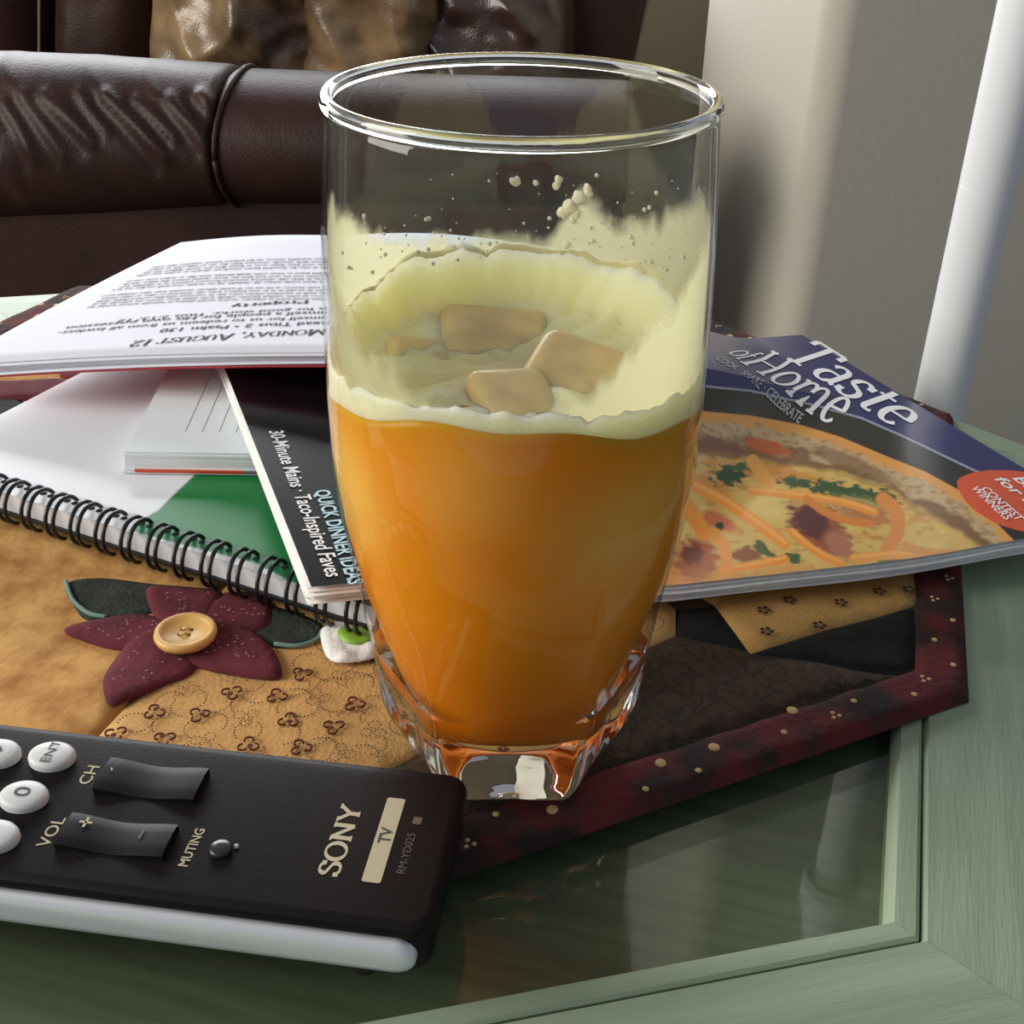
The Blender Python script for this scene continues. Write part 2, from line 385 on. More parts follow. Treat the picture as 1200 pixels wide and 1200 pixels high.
# ------------------------------------------------------------------ quilted table topper
quilt = thing('quilted_topper', 'patchwork quilted table topper with burgundy dotted binding and flower applique', 'table topper', (-.08, .17, TZ))
QA, QB, QC, QD = (.144, .039), (.184, .247), (.022, .404), (-.280, .353)
QF, QG, QH, QE = (-.040, -.069), (-.170, -.074), (-.300, -.02), (-.340, .17)
outer = [QA, QB, QC, QD, QE, QH, QG, QF]
outer = [outer[0]] + outer[:0:-1] if False else outer
oc = np.mean(np.array(outer), 0)
def inset(poly, d):
    out = []; n = len(poly)
    sgn = 1 if sum(poly[i][0] * poly[(i + 1) % n][1] - poly[(i + 1) % n][0] * poly[i][1] for i in range(n)) > 0 else -1
    for i in range(n):
        p0, p1, p2 = np.array(poly[i - 1]), np.array(poly[i]), np.array(poly[(i + 1) % n])
        e1 = (p1 - p0) / np.linalg.norm(p1 - p0); e2 = (p2 - p1) / np.linalg.norm(p2 - p1)
        n1 = np.array([-e1[1], e1[0]]) * sgn; n2 = np.array([-e2[1], e2[0]]) * sgn
        b = (n1 + n2) / (1 + n1 @ n2); out.append(tuple(p1 + b * d))
    return out
def rounded(poly, r=.008, n=5):
    out = []; N = len(poly)
    for i in range(N):
        p0, p1, p2 = (np.array(poly[j % N]) for j in (i - 1, i, i + 1))
        a = p1 + (p0 - p1) / np.linalg.norm(p0 - p1) * r; c = p1 + (p2 - p1) / np.linalg.norm(p2 - p1) * r
        for k in range(n + 1): t = k / n; out.append(tuple((1 - t) ** 2 * a + 2 * t * (1 - t) * p1 + t * t * c))
    return out
BW = .0175
inner = inset(outer, BW)
m_bat = mat('quilt_backing', (.10, .05, .03), .95)
v, f = extrude(rounded(inset(outer, .004), .006), TZ + .0001, -.0016); obj('backing', v, f, m_bat, quilt, smooth=False)
def bind_mat():
    m, nt, b = nodes('burgundy_binding'); b.inputs['Roughness'].default_value = .9
    tc = nt.nodes.new('ShaderNodeTexCoord'); n = nt.nodes.new('ShaderNodeTexNoise'); n.inputs['Scale'].default_value = 42; n.inputs['Detail'].default_value = 3
    r = nt.nodes.new('ShaderNodeValToRGB'); e = r.color_ramp.elements
    e[0].position = .40; e[0].color = (*s2l(40, 24, 19), 1); e[1].position = .58; e[1].color = (*s2l(96, 24, 28), 1)
    nt.links.new(tc.outputs['Object'], n.inputs['Vector']); nt.links.new(n.outputs['Fac'], r.inputs[0]); nt.links.new(r.outputs[0], b.inputs['Base Color'])
    n2 = nt.nodes.new('ShaderNodeTexNoise'); n2.inputs['Scale'].default_value = 260; bp = nt.nodes.new('ShaderNodeBump'); bp.inputs['Strength'].default_value = .35; bp.inputs['Distance'].default_value = .002
    nt.links.new(tc.outputs['Object'], n2.inputs['Vector']); nt.links.new(n2.outputs['Fac'], bp.inputs['Height']); nt.links.new(bp.outputs[0], b.inputs['Normal'])
    return m
m_bind = bind_mat()
# binding strips, one along each side of the topper: a soft roll of fabric
ro = outer; ri = inner; nO = len(outer)
dots = []
for i in range(nO):
    a0, a1 = np.array(ro[i]), np.array(ro[(i + 1) % nO]); b0, b1 = np.array(ri[i]), np.array(ri[(i + 1) % nO])
    L = np.linalg.norm(a1 - a0); NU = max(8, int(L / .004)); NV = 8; V = []
    for j in range(NV + 1):
        for k in range(NU + 1):
            u = k / NU; w = j / NV
            p = (a0 + (a1 - a0) * u) * (1 - w) + (b0 + (b1 - b0) * u) * w
            zz = (TZ + .0004) * (1 - math.sqrt(max(0, 1 - (1 - min(1, w / .35)) ** 2))) + (-.0001) * math.sqrt(max(0, 1 - (1 - min(1, w / .35)) ** 2)) if w < .35 else -.0001
            zz += .0007 * mnoise.noise((p[0] * 90, p[1] * 90, 3)) * (1 if w > .1 else 0) - (.0012 if j == NV else 0)
            if w < .2: p = p + (oc - p) / np.linalg.norm(oc - p) * .0012 * (1 - math.cos(u * 60)) * .5 * 0
            V.append((p[0], p[1], zz))
    F = grid_faces(NU, NV); 
    # orient upwards
    o = obj('binding', V, F, m_bind, quilt)
    bm = bmesh.new(); bm.from_mesh(o.data); bmesh.ops.recalc_face_normals(bm, faces=bm.faces)
    if sum(q.normal.z for q in bm.faces) < 0: bmesh.ops.reverse_faces(bm, faces=bm.faces)
    bm.to_mesh(o.data); bm.free()
    nd = int(L / .024)
    for k in range(nd):
        u = (k + .5 + random.uniform(-.2, .2)) / nd
        for q in range(2):
            w = random.uniform(.25, .55) if q == 0 else random.uniform(.6, .95)
            p = (a0 + (a1 - a0) * (u + q * .4 / nd)) * (1 - w) + (b0 + (b1 - b0) * (u + q * .4 / nd)) * w
            dots.append((p, random.choice((0, 0, 1, 2))))
def disc(cx, cy, z, r, n=8, ex=1.0, rot=0):
    v = [(cx, cy, z)]
    for k in range(n):
        a = 2 * PI * k / n; x, y = r * math.cos(a), r * ex * math.sin(a)
        v.append((cx + x * math.cos(rot) - y * math.sin(rot), cy + x * math.sin(rot) + y * math.cos(rot), z))
    return v, [(0, 1 + k, 1 + (k + 1) % n) for k in range(n)]
pd = []
for p, kd in dots:
    z = -.0001 + .0007 * mnoise.noise((p[0] * 90, p[1] * 90, 3)) + .0004
    if kd == 0: pd.append(sphere((p[0], p[1], z - .0004), .0011, 8, 5, .22))
    elif kd == 1: pd.append(sphere((p[0], p[1], z - .0004), .0019, 9, 5, .14))
    else:
        for q in range(3): pd.append(sphere((p[0] + .0013 * math.cos(q * 2.1), p[1] + .0013 * math.sin(q * 2.1), z - .0004), .0008, 7, 5, .25))
obj('binding_flower_print', *merge(pd), mat('tan_print', s2l(206, 170, 118), .9), quilt, kind='stuff')

tan_a = mat('mottled_tan_cotton', s2l(206, 158, 92), .92, col2=s2l(160, 108, 48), scale=75, bump=.22, bscale=330, lo=.32, hi=.62)
tan_b = mat('clover_print_cotton', s2l(208, 162, 98), .92, var=.12, scale=30, bump=.3, bscale=700)
tan_c = mat('golden_cotton', s2l(190, 146, 82), .92, var=.15, scale=40, bump=.3, bscale=700)
tan_d = mat('pale_tan_cotton', s2l(214, 184, 140), .92, var=.2, scale=60, bump=.3, bscale=700)
blk = mat('black_cotton', s2l(13, 11, 10), .95, var=.4, scale=200, bump=.3, bscale=700)
def leaf_mat():
    m, nt, b = nodes('brown_leaf_print_cotton'); b.inputs['Roughness'].default_value = .93
    tc = nt.nodes.new('ShaderNodeTexCoord'); n = nt.nodes.new('ShaderNodeTexNoise'); n.inputs['Scale'].default_value = 60; n.inputs['Distortion'].default_value = 1.2
    ad = nt.nodes.new('ShaderNodeMixRGB'); ad.blend_type = 'ADD'; ad.inputs[0].default_value = .02
    vo = nt.nodes.new('ShaderNodeTexVoronoi'); vo.feature = 'DISTANCE_TO_EDGE'; vo.inputs['Scale'].default_value = 150
    nt.links.new(tc.outputs['Object'], n.inputs['Vector']); nt.links.new(tc.outputs['Object'], ad.inputs[1]); nt.links.new(n.outputs['Color'], ad.inputs[2]); nt.links.new(ad.outputs[0], vo.inputs['Vector'])
    r = nt.nodes.new('ShaderNodeValToRGB'); e = r.color_ramp.elements; e[0].position = .02; e[0].color = (*s2l(46, 33, 21), 1); e[1].position = .16; e[1].color = (*s2l(66, 48, 31), 1)
    nt.links.new(vo.outputs['Distance'], r.inputs[0]); nt.links.new(r.outputs[0], b.inputs['Base Color'])
    return m
brn = leaf_mat()
def clipin(poly, d=0):   # keep a patch inside the binding: pull points in
    I = inset(outer, BW - .001); out = []
    for p in densify(poly, .008):
        if not inside([p], I)[0]:
            best = None
            for i in range(len(I)):
                a = np.array(I[i]); b = np.array(I[(i + 1) % len(I)]); t = np.clip((np.array(p) - a) @ (b - a) / ((b - a) @ (b - a)), 0, 1); q = a + t * (b - a); dd = np.linalg.norm(q - p)
                if best is None or dd < best[0]: best = (dd, tuple(q))
            p = best[1]
        out.append(p)
    res = []
    for p in out:
        if not res or math.dist(p, res[-1]) > .0008: res.append(p)
    return res
sA = U2([(112, 862), (128, 828), (210, 750), (330, 690)])
P0 = U2([(112, 862)])[0]; P1 = U2([(215, 742)])[0]
dirx = np.array(P1) - np.array(P0); P2 = tuple(np.array(P1) + dirx / np.linalg.norm(dirx) * .10)
Pm = tuple(np.array(P0) - dirx / np.linalg.norm(dirx) * .06)
R0 = U2([(425, 912)])[0]; R1 = U2([(792, 742)])[0]; R2 = U2([(905, 765)])[0]; R3 = U2([(1092, 797)])[0]
R00 = tuple(np.array(R0) - (np.array(R1) - np.array(R0)) * .3)
T0 = U2([(792, 712)])[0]; T1 = U2([(838, 706)])[0]; T2 = U2([(880, 763)])[0]; T3 = U2([(1096, 700)])[0]; T4 = U2([(1096, 640)])[0]
Q1 = U2([(800, 600)])[0]
specs = [
 (tan_a, [Pm, P0, P1, P2, (-.02, .16), (-.13, .20), (-.30, .16), (-.30, -.03), (-.2, -.06)]),
 (tan_b, [Pm, R00, R0, R1, T0, (-.0, .14), P2, P1, P0]),
 (brn, [R00, (-.03, -.055), (.128, .034), R3, R2, R1, R0]),
 (blk, [R1, T0, T1, T2, R2]),
 (tan_c, [T1, T2, T3, T4, (.12, .16), (.03, .14)]),
 (blk, [T2, R2, R3, (.13, .05), T3]),
 (tan_c, [(-.0, .14), T1, (.12, .16), (.172, .18), (.165, .235), (.02, .38), (-.02, .16)]),
 (tan_d, [(-.02, .16), (.02, .38), (-.12, .36), (-.13, .20)]),
 (tan_a, [(-.13, .20), (-.12, .36), (-.27, .335), (-.32, .17), (-.30, .16)]),
]
for i, (m, poly) in enumerate(specs):
    v, f = cloth(clipin(poly), .0000, .006, edge=.006, drop=.0013, amp=.0009, nscale=45, thick=.0012, seed=i * 3.1)
    o = obj('fabric_patch', v, f, m, quilt)
    bm = bmesh.new(); bm.from_mesh(o.data); bmesh.ops.recalc_face_normals(bm, faces=bm.faces)
    if sum(q.normal.z for q in bm.faces) < 0: bmesh.ops.reverse_faces(bm, faces=bm.faces)
    bm.to_mesh(o.data); bm.free()
# printed clovers and dotted vines on the clover patch
LEAFZ = U2([(235, 700), (300, 690), (395, 722), (400, 755), (340, 775), (290, 765)]); cp = clipin(specs[1][1]); cl = []; dl = []; rng = random.Random(4)
for iy in range(-14, 26):
    for ix in range(-26, 12):
        x = ix * .0135 + (iy % 2) * .0065 + rng.uniform(-.0014, .0014); y = iy * .0115 + rng.uniform(-.001, .001)
        if not inside([(x, y)], cp)[0] or pdist([(x, y)], cp)[0] < .004 or y > .07 or inside([(x, y)], LEAFZ)[0]: continue
        a = rng.uniform(0, 6.28); z = .00085
        if (ix + iy * 2) % 3 != 0:
            for q in range(3):
                b = a + q * 2.09; c = (x + .0019 * math.cos(b), y + .0019 * math.sin(b))
                pts = [(c[0] + .0014 * math.cos(b + t), c[1] + .0014 * math.sin(b + t), z) for t in np.linspace(-2.0, 2.0, 8)]
                cl.append(tube(pts, .00034, 4))
            cl.append(disc(x + .0012 * math.cos(a + 3.6), y + .001 * math.sin(a + 3.6), z + .0003, .0010, 7))
        else:
            for q in range(3):
                b = a + q * 2.09
                for t in np.linspace(0, 6.28, 10)[:-1]:
                    dl.append(disc(x + .0024 * math.cos(b) + .0017 * math.cos(t), y + .0024 * math.sin(b) + .0017 * math.sin(t), z, .00032, 5))
        for sgn in (0, 1):
            r = .0048; b0 = a + sgn * PI
            for t in np.linspace(.2, 2.2, 9):
                px, py = x + .0060 * math.cos(b0) + r * math.cos(b0 + t), y + .0060 * math.sin(b0) + r * math.sin(b0 + t)
                if inside([(px, py)], cp)[0]: dl.append(disc(px, py, z, .00036, 5))
obj('clover_print', *merge(cl), mat('clover_ink', s2l(92, 36, 24), .9), quilt, kind='stuff')
obj('dotted_vine_print', *merge(dl), mat('vine_ink', s2l(70, 50, 24), .9), quilt, kind='stuff')
# little dark flowers on the golden patch
fl = []
for (px, py) in [(895, 717), (898, 742), (985, 708), (960, 735), (1030, 695), (925, 705), (1065, 693)]:
    c = un(px, py)
    for q in range(5): fl.append(disc(c[0] + .0017 * math.cos(q * 1.257), c[1] + .0017 * math.sin(q * 1.257), .0009, .0009, 7))
obj('flower_print', *merge(fl), mat('flower_ink', s2l(60, 34, 20), .9), quilt, kind='stuff')
# applique leaves and flowers
m_leaf = mat('dark_green_felt', s2l(52, 60, 52), .95, col2=s2l(36, 42, 36), scale=120, bump=.5, bscale=600)
m_leaft = mat('pale_green_stitching', s2l(112, 140, 132), .9)
m_wine = mat('burgundy_calico', s2l(104, 34, 48), .93, col2=s2l(84, 24, 36), scale=100, bump=.2, bscale=500)
m_speck = mat('calico_specks', s2l(168, 110, 110), .9)
def petal(pts, z, m, name, parent, step=.003):
    v, f = cloth(catmull(U2(pts), 5), z, step, edge=.002, drop=.0008, amp=.0003, nscale=70, thick=.0012, seed=pts[0][0])
    v = [(x, y, z_ - .0006) for x, y, z_ in v]
    o = obj(name, v, f, m, parent)
    bm = bmesh.new(); bm.from_mesh(o.data); bmesh.ops.recalc_face_normals(bm, faces=bm.faces)
    if sum(q.normal.z for q in bm.faces) < 0: bmesh.ops.reverse_faces(bm, faces=bm.faces)
    bm.to_mesh(o.data); bm.free()
    return o
def stitched_leaf(pts, edge):
    l = petal(pts, .0015, m_leaf, 'leaf', quilt)
    e = catmull(U2(edge), 6, closed=False)
    obj('blanket_stitch', *tube([(x, y, .0012) for x, y in e], .0008, 6), m_leaft, l)
stitched_leaf([(78, 684), (120, 678), (170, 684), (215, 690), (190, 715), (110, 728), (88, 712)], [(78, 684), (86, 706), (105, 722), (125, 726)])
stitched_leaf([(250, 712), (300, 706), (372, 728), (378, 748), (340, 760), (300, 750)], [(378, 742), (372, 752), (350, 760), (322, 758)])
stitched_leaf([(-40, 470), (10, 462), (35, 478), (48, 484), (30, 498), (-10, 496), (-40, 488)], [(36, 476), (47, 482), (34, 494), (22, 499)])
fl1 = [  # five petals, clockwise
 [(215, 740), (185, 726), (150, 722), (78, 738), (100, 752), (140, 762), (185, 758)],
 [(215, 742), (172, 738), (140, 770), (122, 800), (128, 827), (150, 822), (190, 805), (230, 785)],
 [(215, 742), (205, 770), (235, 785), (290, 795), (328, 796), (326, 775), (305, 750), (270, 735)],
 [(215, 742), (250, 748), (300, 742), (318, 728), (310, 700), (265, 698), (235, 720)],
 [(215, 742), (240, 735), (262, 700), (230, 692), (180, 690), (172, 702), (185, 728)],
]
def flower(pet, name, btn=True, seed=1):
    cx, cy = U2([(215, 742)])[0]
    hub = None; rg = random.Random(seed)
    for i, p in enumerate(pet):
        o = petal(p, .0024 + .0003 * (i % 3), m_wine, 'flower_petal', quilt, .003)
        sp = []; pl = U2(p)
        for _ in range(60):
            k = rg.choice(pl); w = rg.random(); x = k[0] * (1 - w) + np.mean([q[0] for q in pl]) * w + rg.uniform(-.006, .006); y = k[1] * (1 - w) + np.mean([q[1] for q in pl]) * w + rg.uniform(-.006, .006)
            if inside([(x, y)], pl)[0] and pdist([(x, y)], pl)[0] > .002: sp.append(disc(x, y,   .00255 + .0003 * (i % 3), rg.choice((.00014, .0002, .0004)), 6))
        if sp: obj('calico_print', *merge(sp), m_speck, o, kind='stuff')
flower(fl1, 'f')
petal([(-40, 452), (20, 448), (70, 446), (112, 452), (118, 470), (80, 476), (40, 470), (0, 470), (-40, 466)], .0024, m_wine, 'flower_petal', quilt)
petal([(70, 440), (130, 430), (185, 432), (150, 442), (110, 452)], .0024, m_wine, 'flower_petal', quilt)
# wooden button with four holes and thread cross
bc = un(217, 739, .006); m_btn = mat('tan_button', s2l(222, 178, 104), .4, var=.12, scale=90, sss=.2)
R = .0102
prof = [(.0001, .0022), (R * .70, .0022), (R * .76, .0030), (R * .88, .0036), (R * .97, .0030), (R, .0018), (R * .95, .0004), (R * .7, 0)]
prof = [(r, z + .0032) for r, z in prof][::-1]
btn = obj('button', *lathe(prof, 40, True, True, bc[0], bc[1]), m_btn, quilt)
hv = []
for dx, dy in ((1, 1), (-1, 1), (1, -1), (-1, -1)):
    hv.append(disc(bc[0] + dx * .0014, bc[1] + dy * .0014, .0032 + .00232, .00085, 10))
obj('button_hole', *merge(hv), mat('button_hole_dark', s2l(110, 74, 34), .8), btn, smooth=False)
obj('thread', *merge([tube([(bc[0] - .0014, bc[1] + s * .0014, .0055), (bc[0], bc[1] + s * .0014, .0062), (bc[0] + .0014, bc[1] + s * .0014, .0055)], .00045, 6) for s in (-1, 1)]), mat('thread', s2l(206, 172, 120), .8), btn)

# ------------------------------------------------------------------ spiral notebook
NBh = math.radians(-20.3); nu_ = np.array([math.cos(NBh), math.sin(NBh)]); nv_ = np.array([-nu_[1], nu_[0]])
N0 = np.array([-.2475, .1165]); NL, NWd = .226, .178
def nb(s, t, z): p = N0 + nu_ * s + nv_ * t; return (p[0], p[1], z)
note = thing('spiral_notebook', 'spiral notebook with black twin wire and white and green cover under the magazine', 'notebook', (*(N0 + nu_ * NL / 2), .002))
m_page = mat('white_paper', (.84, .85, .88), .7, bump=.05, bscale=500)
m_black = mat('black_card', (.012, .012, .014), .5)
def slab(s0, s1, t0, t1, z0, z1): return extrude([nb(s0, t0, 0)[:2], nb(s1, t0, 0)[:2], nb(s1, t1, 0)[:2], nb(s0, t1, 0)[:2]], z0, z1)
obj('back_cover', *slab(0, NL, 0, NWd, .0042, .0054), m_black, note, smooth=False)
o = obj('page_block', *slab(.001, NL - .001, .0012, NWd - .001, .0055, .0136), m_page, note, smooth=False)
# cover printed white with a green field that sweeps in a curve
NUc, NVc = 330, 250; V = []; 
for j in range(NVc + 1):
    for i in range(NUc + 1): V.append(nb(NL * i / NUc, NWd * j / NVc, .0142))
gp = [(150, 622), (165, 610), (185, 598), (203, 580), (218, 566), (245, 540), (300, 470), (420, 430), (560, 430), (560, 800), (300, 660)]
px = proj(np.array(V)); gin = inside(px, gp)
m_cov = vcol_mat('notebook_cover_print', .28)
gw = np.clip(.5 + np.where(gin, 1, -1) * pdist(px, gp) / 2.2, 0, 1)[:, None]; cols = gw * np.array(s2l(14, 122, 60)) + (1 - gw) * np.array((.80, .83, .87))
cov = obj('front_cover', V + [nb(0, 0, .0137), nb(NL, 0, .0137), nb(NL, NWd, .0137), nb(0, NWd, .0137)], grid_faces(NUc, NVc), m_cov, note)
def setcol(o, cols):
    a = o.data.color_attributes.new('print', 'FLOAT_COLOR', 'POINT'); n = len(o.data.vertices)
    c = np.ones((n, 4), np.float32); c[:len(cols), :3] = cols[:n]
    if len(cols) < n: c[len(cols):, :3] = cols[-1]
    a.data.foreach_set('color', c.ravel())
setcol(cov, cols)
m_wire = mat('black_coated_wire', (.010, .010, .011), .3)
np_ = 19; first = None
for k in range(np_):
    s = .006 + (NL - .016) * k / (np_ - 1); parts = []
    for ds in (0, .0036):
        pts = []
        for a in np.linspace(-25, 302, 26):
            # ring round the bound edge; opens inside the page block
            A = math.radians(a + 60)
            pts.append(nb(s + ds + .0012 * math.sin(A), .0018 - .0086 * math.cos(A - PI / 2) * 1.0 if False else   .0015 - .0080 * math.cos(math.radians(a - 40)), .0106 + .0078 * math.sin(math.radians(a - 40))))
        parts.append(tube(pts, .00078, 7))
    V, F = merge(parts)
    if first is None: first = obj('wire_loop', V, F, m_wire, note); s0 = s
    else:
        c = first.copy(); COL.objects.link(c); d = nu_ * (s - s0); c.location = first.location + Vector((d[0], d[1], 0))
hv = [disc(*nb(.006 + (NL - .016) * k / (np_ - 1) + ds, .0062, 0)[:2], .01428, .0013, 8) for k in range(np_) for ds in (0, .0036)]
obj('punched_hole', *merge(hv), mat('hole_dark', (.02, .02, .02), .9), note, smooth=False, kind='stuff')

# ------------------------------------------------------------------ small ruled notepad
PZ0, PZ1 = .0146, .0234
pc = [un(143, 530, PZ1), un(320, 533, PZ1)]
pe = (pc[1] - pc[0])[:2]; pe = pe / np.linalg.norm(pe); pn_ = np.array([-pe[1], pe[0]])
pdl = un(168, 437, PZ1)[:2] - pc[0][:2]
pdl = pdl / np.linalg.norm(pdl); pn_ = pn_ * .8 + pdl * .2; pn_ /= np.linalg.norm(pn_)
pad = thing('notepad', 'small white ruled notepad tucked under the open booklet', 'notepad', (*pc[0][:2], PZ0))
def pd_(s, t): p = pc[0][:2] + pe * s + pn_ * t; return (p[0], p[1])
def pslab(z0, z1, g=0): return extrude([pd_(-g, -g), pd_(.076 + g, -g), pd_(.076 + g, .127 + g), pd_(-g, .127 + g)], z0, z1)
m_cream = mat('notepad_paper', (.80, .86, .87), .7)
nsh = 7
for k in range(nsh):
    z0 = PZ0 + .0008 + (PZ1 - PZ0 - .0008) * k / nsh
    obj('paper_sheaf', *pslab(z0 + .00008, z0 + (PZ1 - PZ0 - .0008) / nsh, random.uniform(-.0006, .0002) if k < nsh - 1 else -.0008), m_cream, pad, smooth=False)
bk = obj('back_cover', *pslab(PZ0, PZ0 + .0007, .0008), mat('pad_cover', (.75, .78, .80), .5), pad, smooth=False)
for s0, s1, c in ((.004, .046, (206, 74, 40)), (.046, .06, (120, 120, 116)), (.06, .076, (40, 110, 60))):
    obj('cover_strip', *extrude([pd_(s0, -.0012), pd_(s1, -.0012), pd_(s1, .002), pd_(s0, .002)], PZ0 + .00075, PZ0 + .0018), mat('strip%d' % c[0], s2l(*c), .5), pad, smooth=False)
m_rule = mat('rule_ink', (.25, .28, .34), .8)
for k in range(8):
    s = .0205 + k * .0072 * .93; w = .00013
    obj('ruled_line', *extrude([pd_(s - w, .018), pd_(s + w, .018), pd_(s + w, .12), pd_(s - w, .12)], PZ1, PZ1 + .00008), m_rule, pad, smooth=False)

# ------------------------------------------------------------------ cooking magazine
MTL = np.array([.119, .305, .0105]); MTR = np.array([.2185, .1235, .0120]); MBR = un(365, 688, .0265); _b = un(267, 438, .0345); MBL = MBR + (_b - MBR) / np.linalg.norm((_b - MBR)[:2]) * .203; MBL[2] = .0350
def mag(u, v):
    p = (MTL * (1 - u) + MTR * u) * (1 - v) + (MBL * (1 - u) + MBR * u) * v
    z = MTL[2] * (1 - v) ** 1 + p[2] * 0
    zt = MTL[2] * (1 - u) + MTR[2] * u; zb = MBL[2] * (1 - u) + MBR[2] * u
    w = v * v * (3 - 2 * v) if v > 0 else 0
    w = max(0, min(1, (v - .25) / .55)); w = w * w * (3 - 2 * w)
    v0 = .42 + .77 * max(0, u - .35); w = max(0, min(1, (v - v0 + .34) / .30)); w = w * w * (3 - 2 * w)
    z = zt * (1 - w) + zb * w + .004 * math.exp(-((v - .12) / .12) ** 2) * u ** 3 
    return (p[0], p[1], z)
magz = thing('magazine', 'glossy cooking magazine with baked dish on the cover lying behind the glass', 'magazine', (.05, .17, .001))
m_pedge = mat('magazine_paper', (.88, .87, .84), .6, var=.1, scale=300)
TH = .0058; NP_ = 9
for k in range(NP_):
    du = random.uniform(-.014, .006); dv = random.uniform(.001, .007); sq = (k + 1) / NP_
    def fn(u, v, du=du, dv=dv, sq=sq):
        x, y, z = mag(u * (1 + du) , v * (1 + dv)); return (x, y, z - .0003 - TH * sq * (.8 + .2 * u) + .0002 * math.sin(v * 23 + sq * 9))
    obj('page', *sheet(fn, 24, 34, TH / NP_ * .5), m_pedge, magz)
NUm, NVm = 500, 640
V = [mag(i / NUm, j / NVm) for j in range(NVm + 1) for i in range(NUm + 1)]
VV = np.array(V); px = proj(VV)
Pu = np.tile(np.arange(NUm + 1) / NUm, NVm + 1); Pv = np.repeat(np.arange(NVm + 1) / NVm, NUm + 1)
rs = np.random.RandomState(3)
def fbm(x, y, s, seed=0):
    return np.array([mnoise.fractal((a * s, b * s, seed), 1.0, 2.0, 4) for a, b in zip(x, y)])
wx, wy = VV[:, 0] * 100, VV[:, 1] * 100
n1 = fbm(wx, wy, .35, 1); n2 = fbm(wx, wy, 1.1, 5); n3 = fbm(wx, wy, 2.6, 9)
C = np.tile(np.array(s2l(40, 44, 98)), (len(V), 1))
def put(mask, rgb, a=1.0):
    m = mask.astype(float) * a if mask.dtype == bool else mask * a
    C[:] = C * (1 - m[:, None]) + np.array(s2l(*rgb)) * m[:, None]
def below(line):   # beneath a poly-line given in photo pixels
    L = np.array(line, float); return px[:, 1] > np.interp(px[:, 0], L[:, 0], L[:, 1])
def sm(x, a, b): t = np.clip((x - a) / (b - a), 0, 1); return t * t * (3 - 2 * t)
put(below([(780, 440), (830, 453), (880, 458), (960, 476), (1010, 490), (1060, 512), (1085, 524), (1160, 560), (1260, 620)]), (38, 38, 34))
put(pdist(px, [(780, 440), (830, 453), (880, 458), (960, 476), (1010, 490), (1060, 512), (1085, 524), (1160, 560)], False) < 1.3, (150, 156, 172))
rim = [(700, 470), (780, 476), (825, 482), (880, 487), (935, 497), (985, 512), (1040, 535), (1085, 553), (1125, 575), (1160, 605), (1185, 630), (1200, 645), (1260, 720)]
r1 = [(x - 8, y + 14) for x, y in rim]; r2 = [(x - 16, y + 40) for x, y in rim]
rightv = px[:, 0] > 560
d_r = px[:, 1] - np.interp(px[:, 0], np.array(rim)[:, 0], np.array(rim)[:, 1])
put(sm(d_r, -1, 1) * rightv, (222, 156, 78))
put(sm(d_r + n2 * 5, 8, 16) * rightv, (196, 166, 122))
put(sm(d_r + n2 * 9, 8, 14) * sm(n3, .0, .5) * rightv, (150, 116, 74), .7)
put(sm(d_r + n2 * 14, 26, 36) * rightv, (128, 92, 56))
put(sm(d_r + n1 * 10 + n2 * 6, 38, 52) * rightv, (212, 176, 96))
body = sm(d_r, 45, 60) * rightv
put(body * sm(n1, .05, .45), (222, 190, 110)); put(body * sm(-n1, .1, .5), (206, 140, 62)); put(body * sm(n2, .35, .6), (232, 204, 130), .6)
put(body * sm(n3 - n2, .45, .8), (120, 84, 40), .35)
put(sm(px[:, 1] + n2 * 20, 640, 690) * body, (218, 138, 62), .7)
def blob(cx, cy, rx, ry, rgb, rot=0, soft=.25, a=1, ns=.35):
    c, s = math.cos(math.radians(rot)), math.sin(math.radians(rot)); X_ = px[:, 0] - cx; Y_ = px[:, 1] - cy
    d = np.sqrt(((X_ * c + Y_ * s) / rx) ** 2 + ((-X_ * s + Y_ * c) / ry) ** 2) + n3 * ns
    put(1 - sm(d, 1 - soft, 1 + soft), rgb, a)
def strip(pts, w, rgb, hi=None):
    P = catmull(pts, 6, False); d = pdist(px, P, False)
    put(1 - sm(d, w * .75, w * 1.15), rgb)
    if hi: put(1 - sm(pdist(px, [(x, y - w * .35) for x, y in P], False), w * .2, w * .5), hi, .7)
blob(845, 525, 34, 12, (120, 66, 44), 10, a=.8); blob(900, 524, 26, 8, (196, 96, 50), 18); blob(1000, 545, 50, 9, (118, 84, 52), 24, a=.7)
blob(855, 556, 20, 11, (44, 72, 42), -10, ns=.8); blob(868, 548, 12, 5, (60, 92, 50), 0, ns=.8)
for cx, cy, rx, ry, rot in ((935, 566, 22, 6, 8), (970, 571, 24, 8, 4), (1005, 577, 28, 7, 8), (1035, 582, 18, 9, 12)): blob(cx, cy, rx, ry, (56, 84, 48), rot, ns=.9)
blob(1005, 590, 40, 9, (116, 120, 70), 8, a=.6)
blob(960, 620, 40, 25, (150, 84, 60), 35); blob(950, 612, 24, 17, (92, 44, 44), 30); blob(985, 640, 22, 12, (176, 112, 86), 45); blob(1010, 602, 34, 12, (176, 104, 70), 12, a=.8)
blob(815, 655, 26, 24, (170, 92, 56), 0); blob(812, 650, 14, 12, (120, 60, 46), 0); blob(842, 610, 20, 9, (196, 106, 64), 25); blob(875, 650, 20, 8, (140, 82, 44), -5); blob(843, 616, 5, 4, (44, 60, 40)); 
for cx, cy, rx, ry, rot in ((892, 644, 16, 4, 28), (930, 654, 10, 5, 10), (1050, 658, 16, 5, 5), (890, 640, 6, 7, 0)): blob(cx, cy, rx, ry, (70, 92, 54), rot, ns=.8)
org = (236, 146, 54); oh = (246, 178, 92)
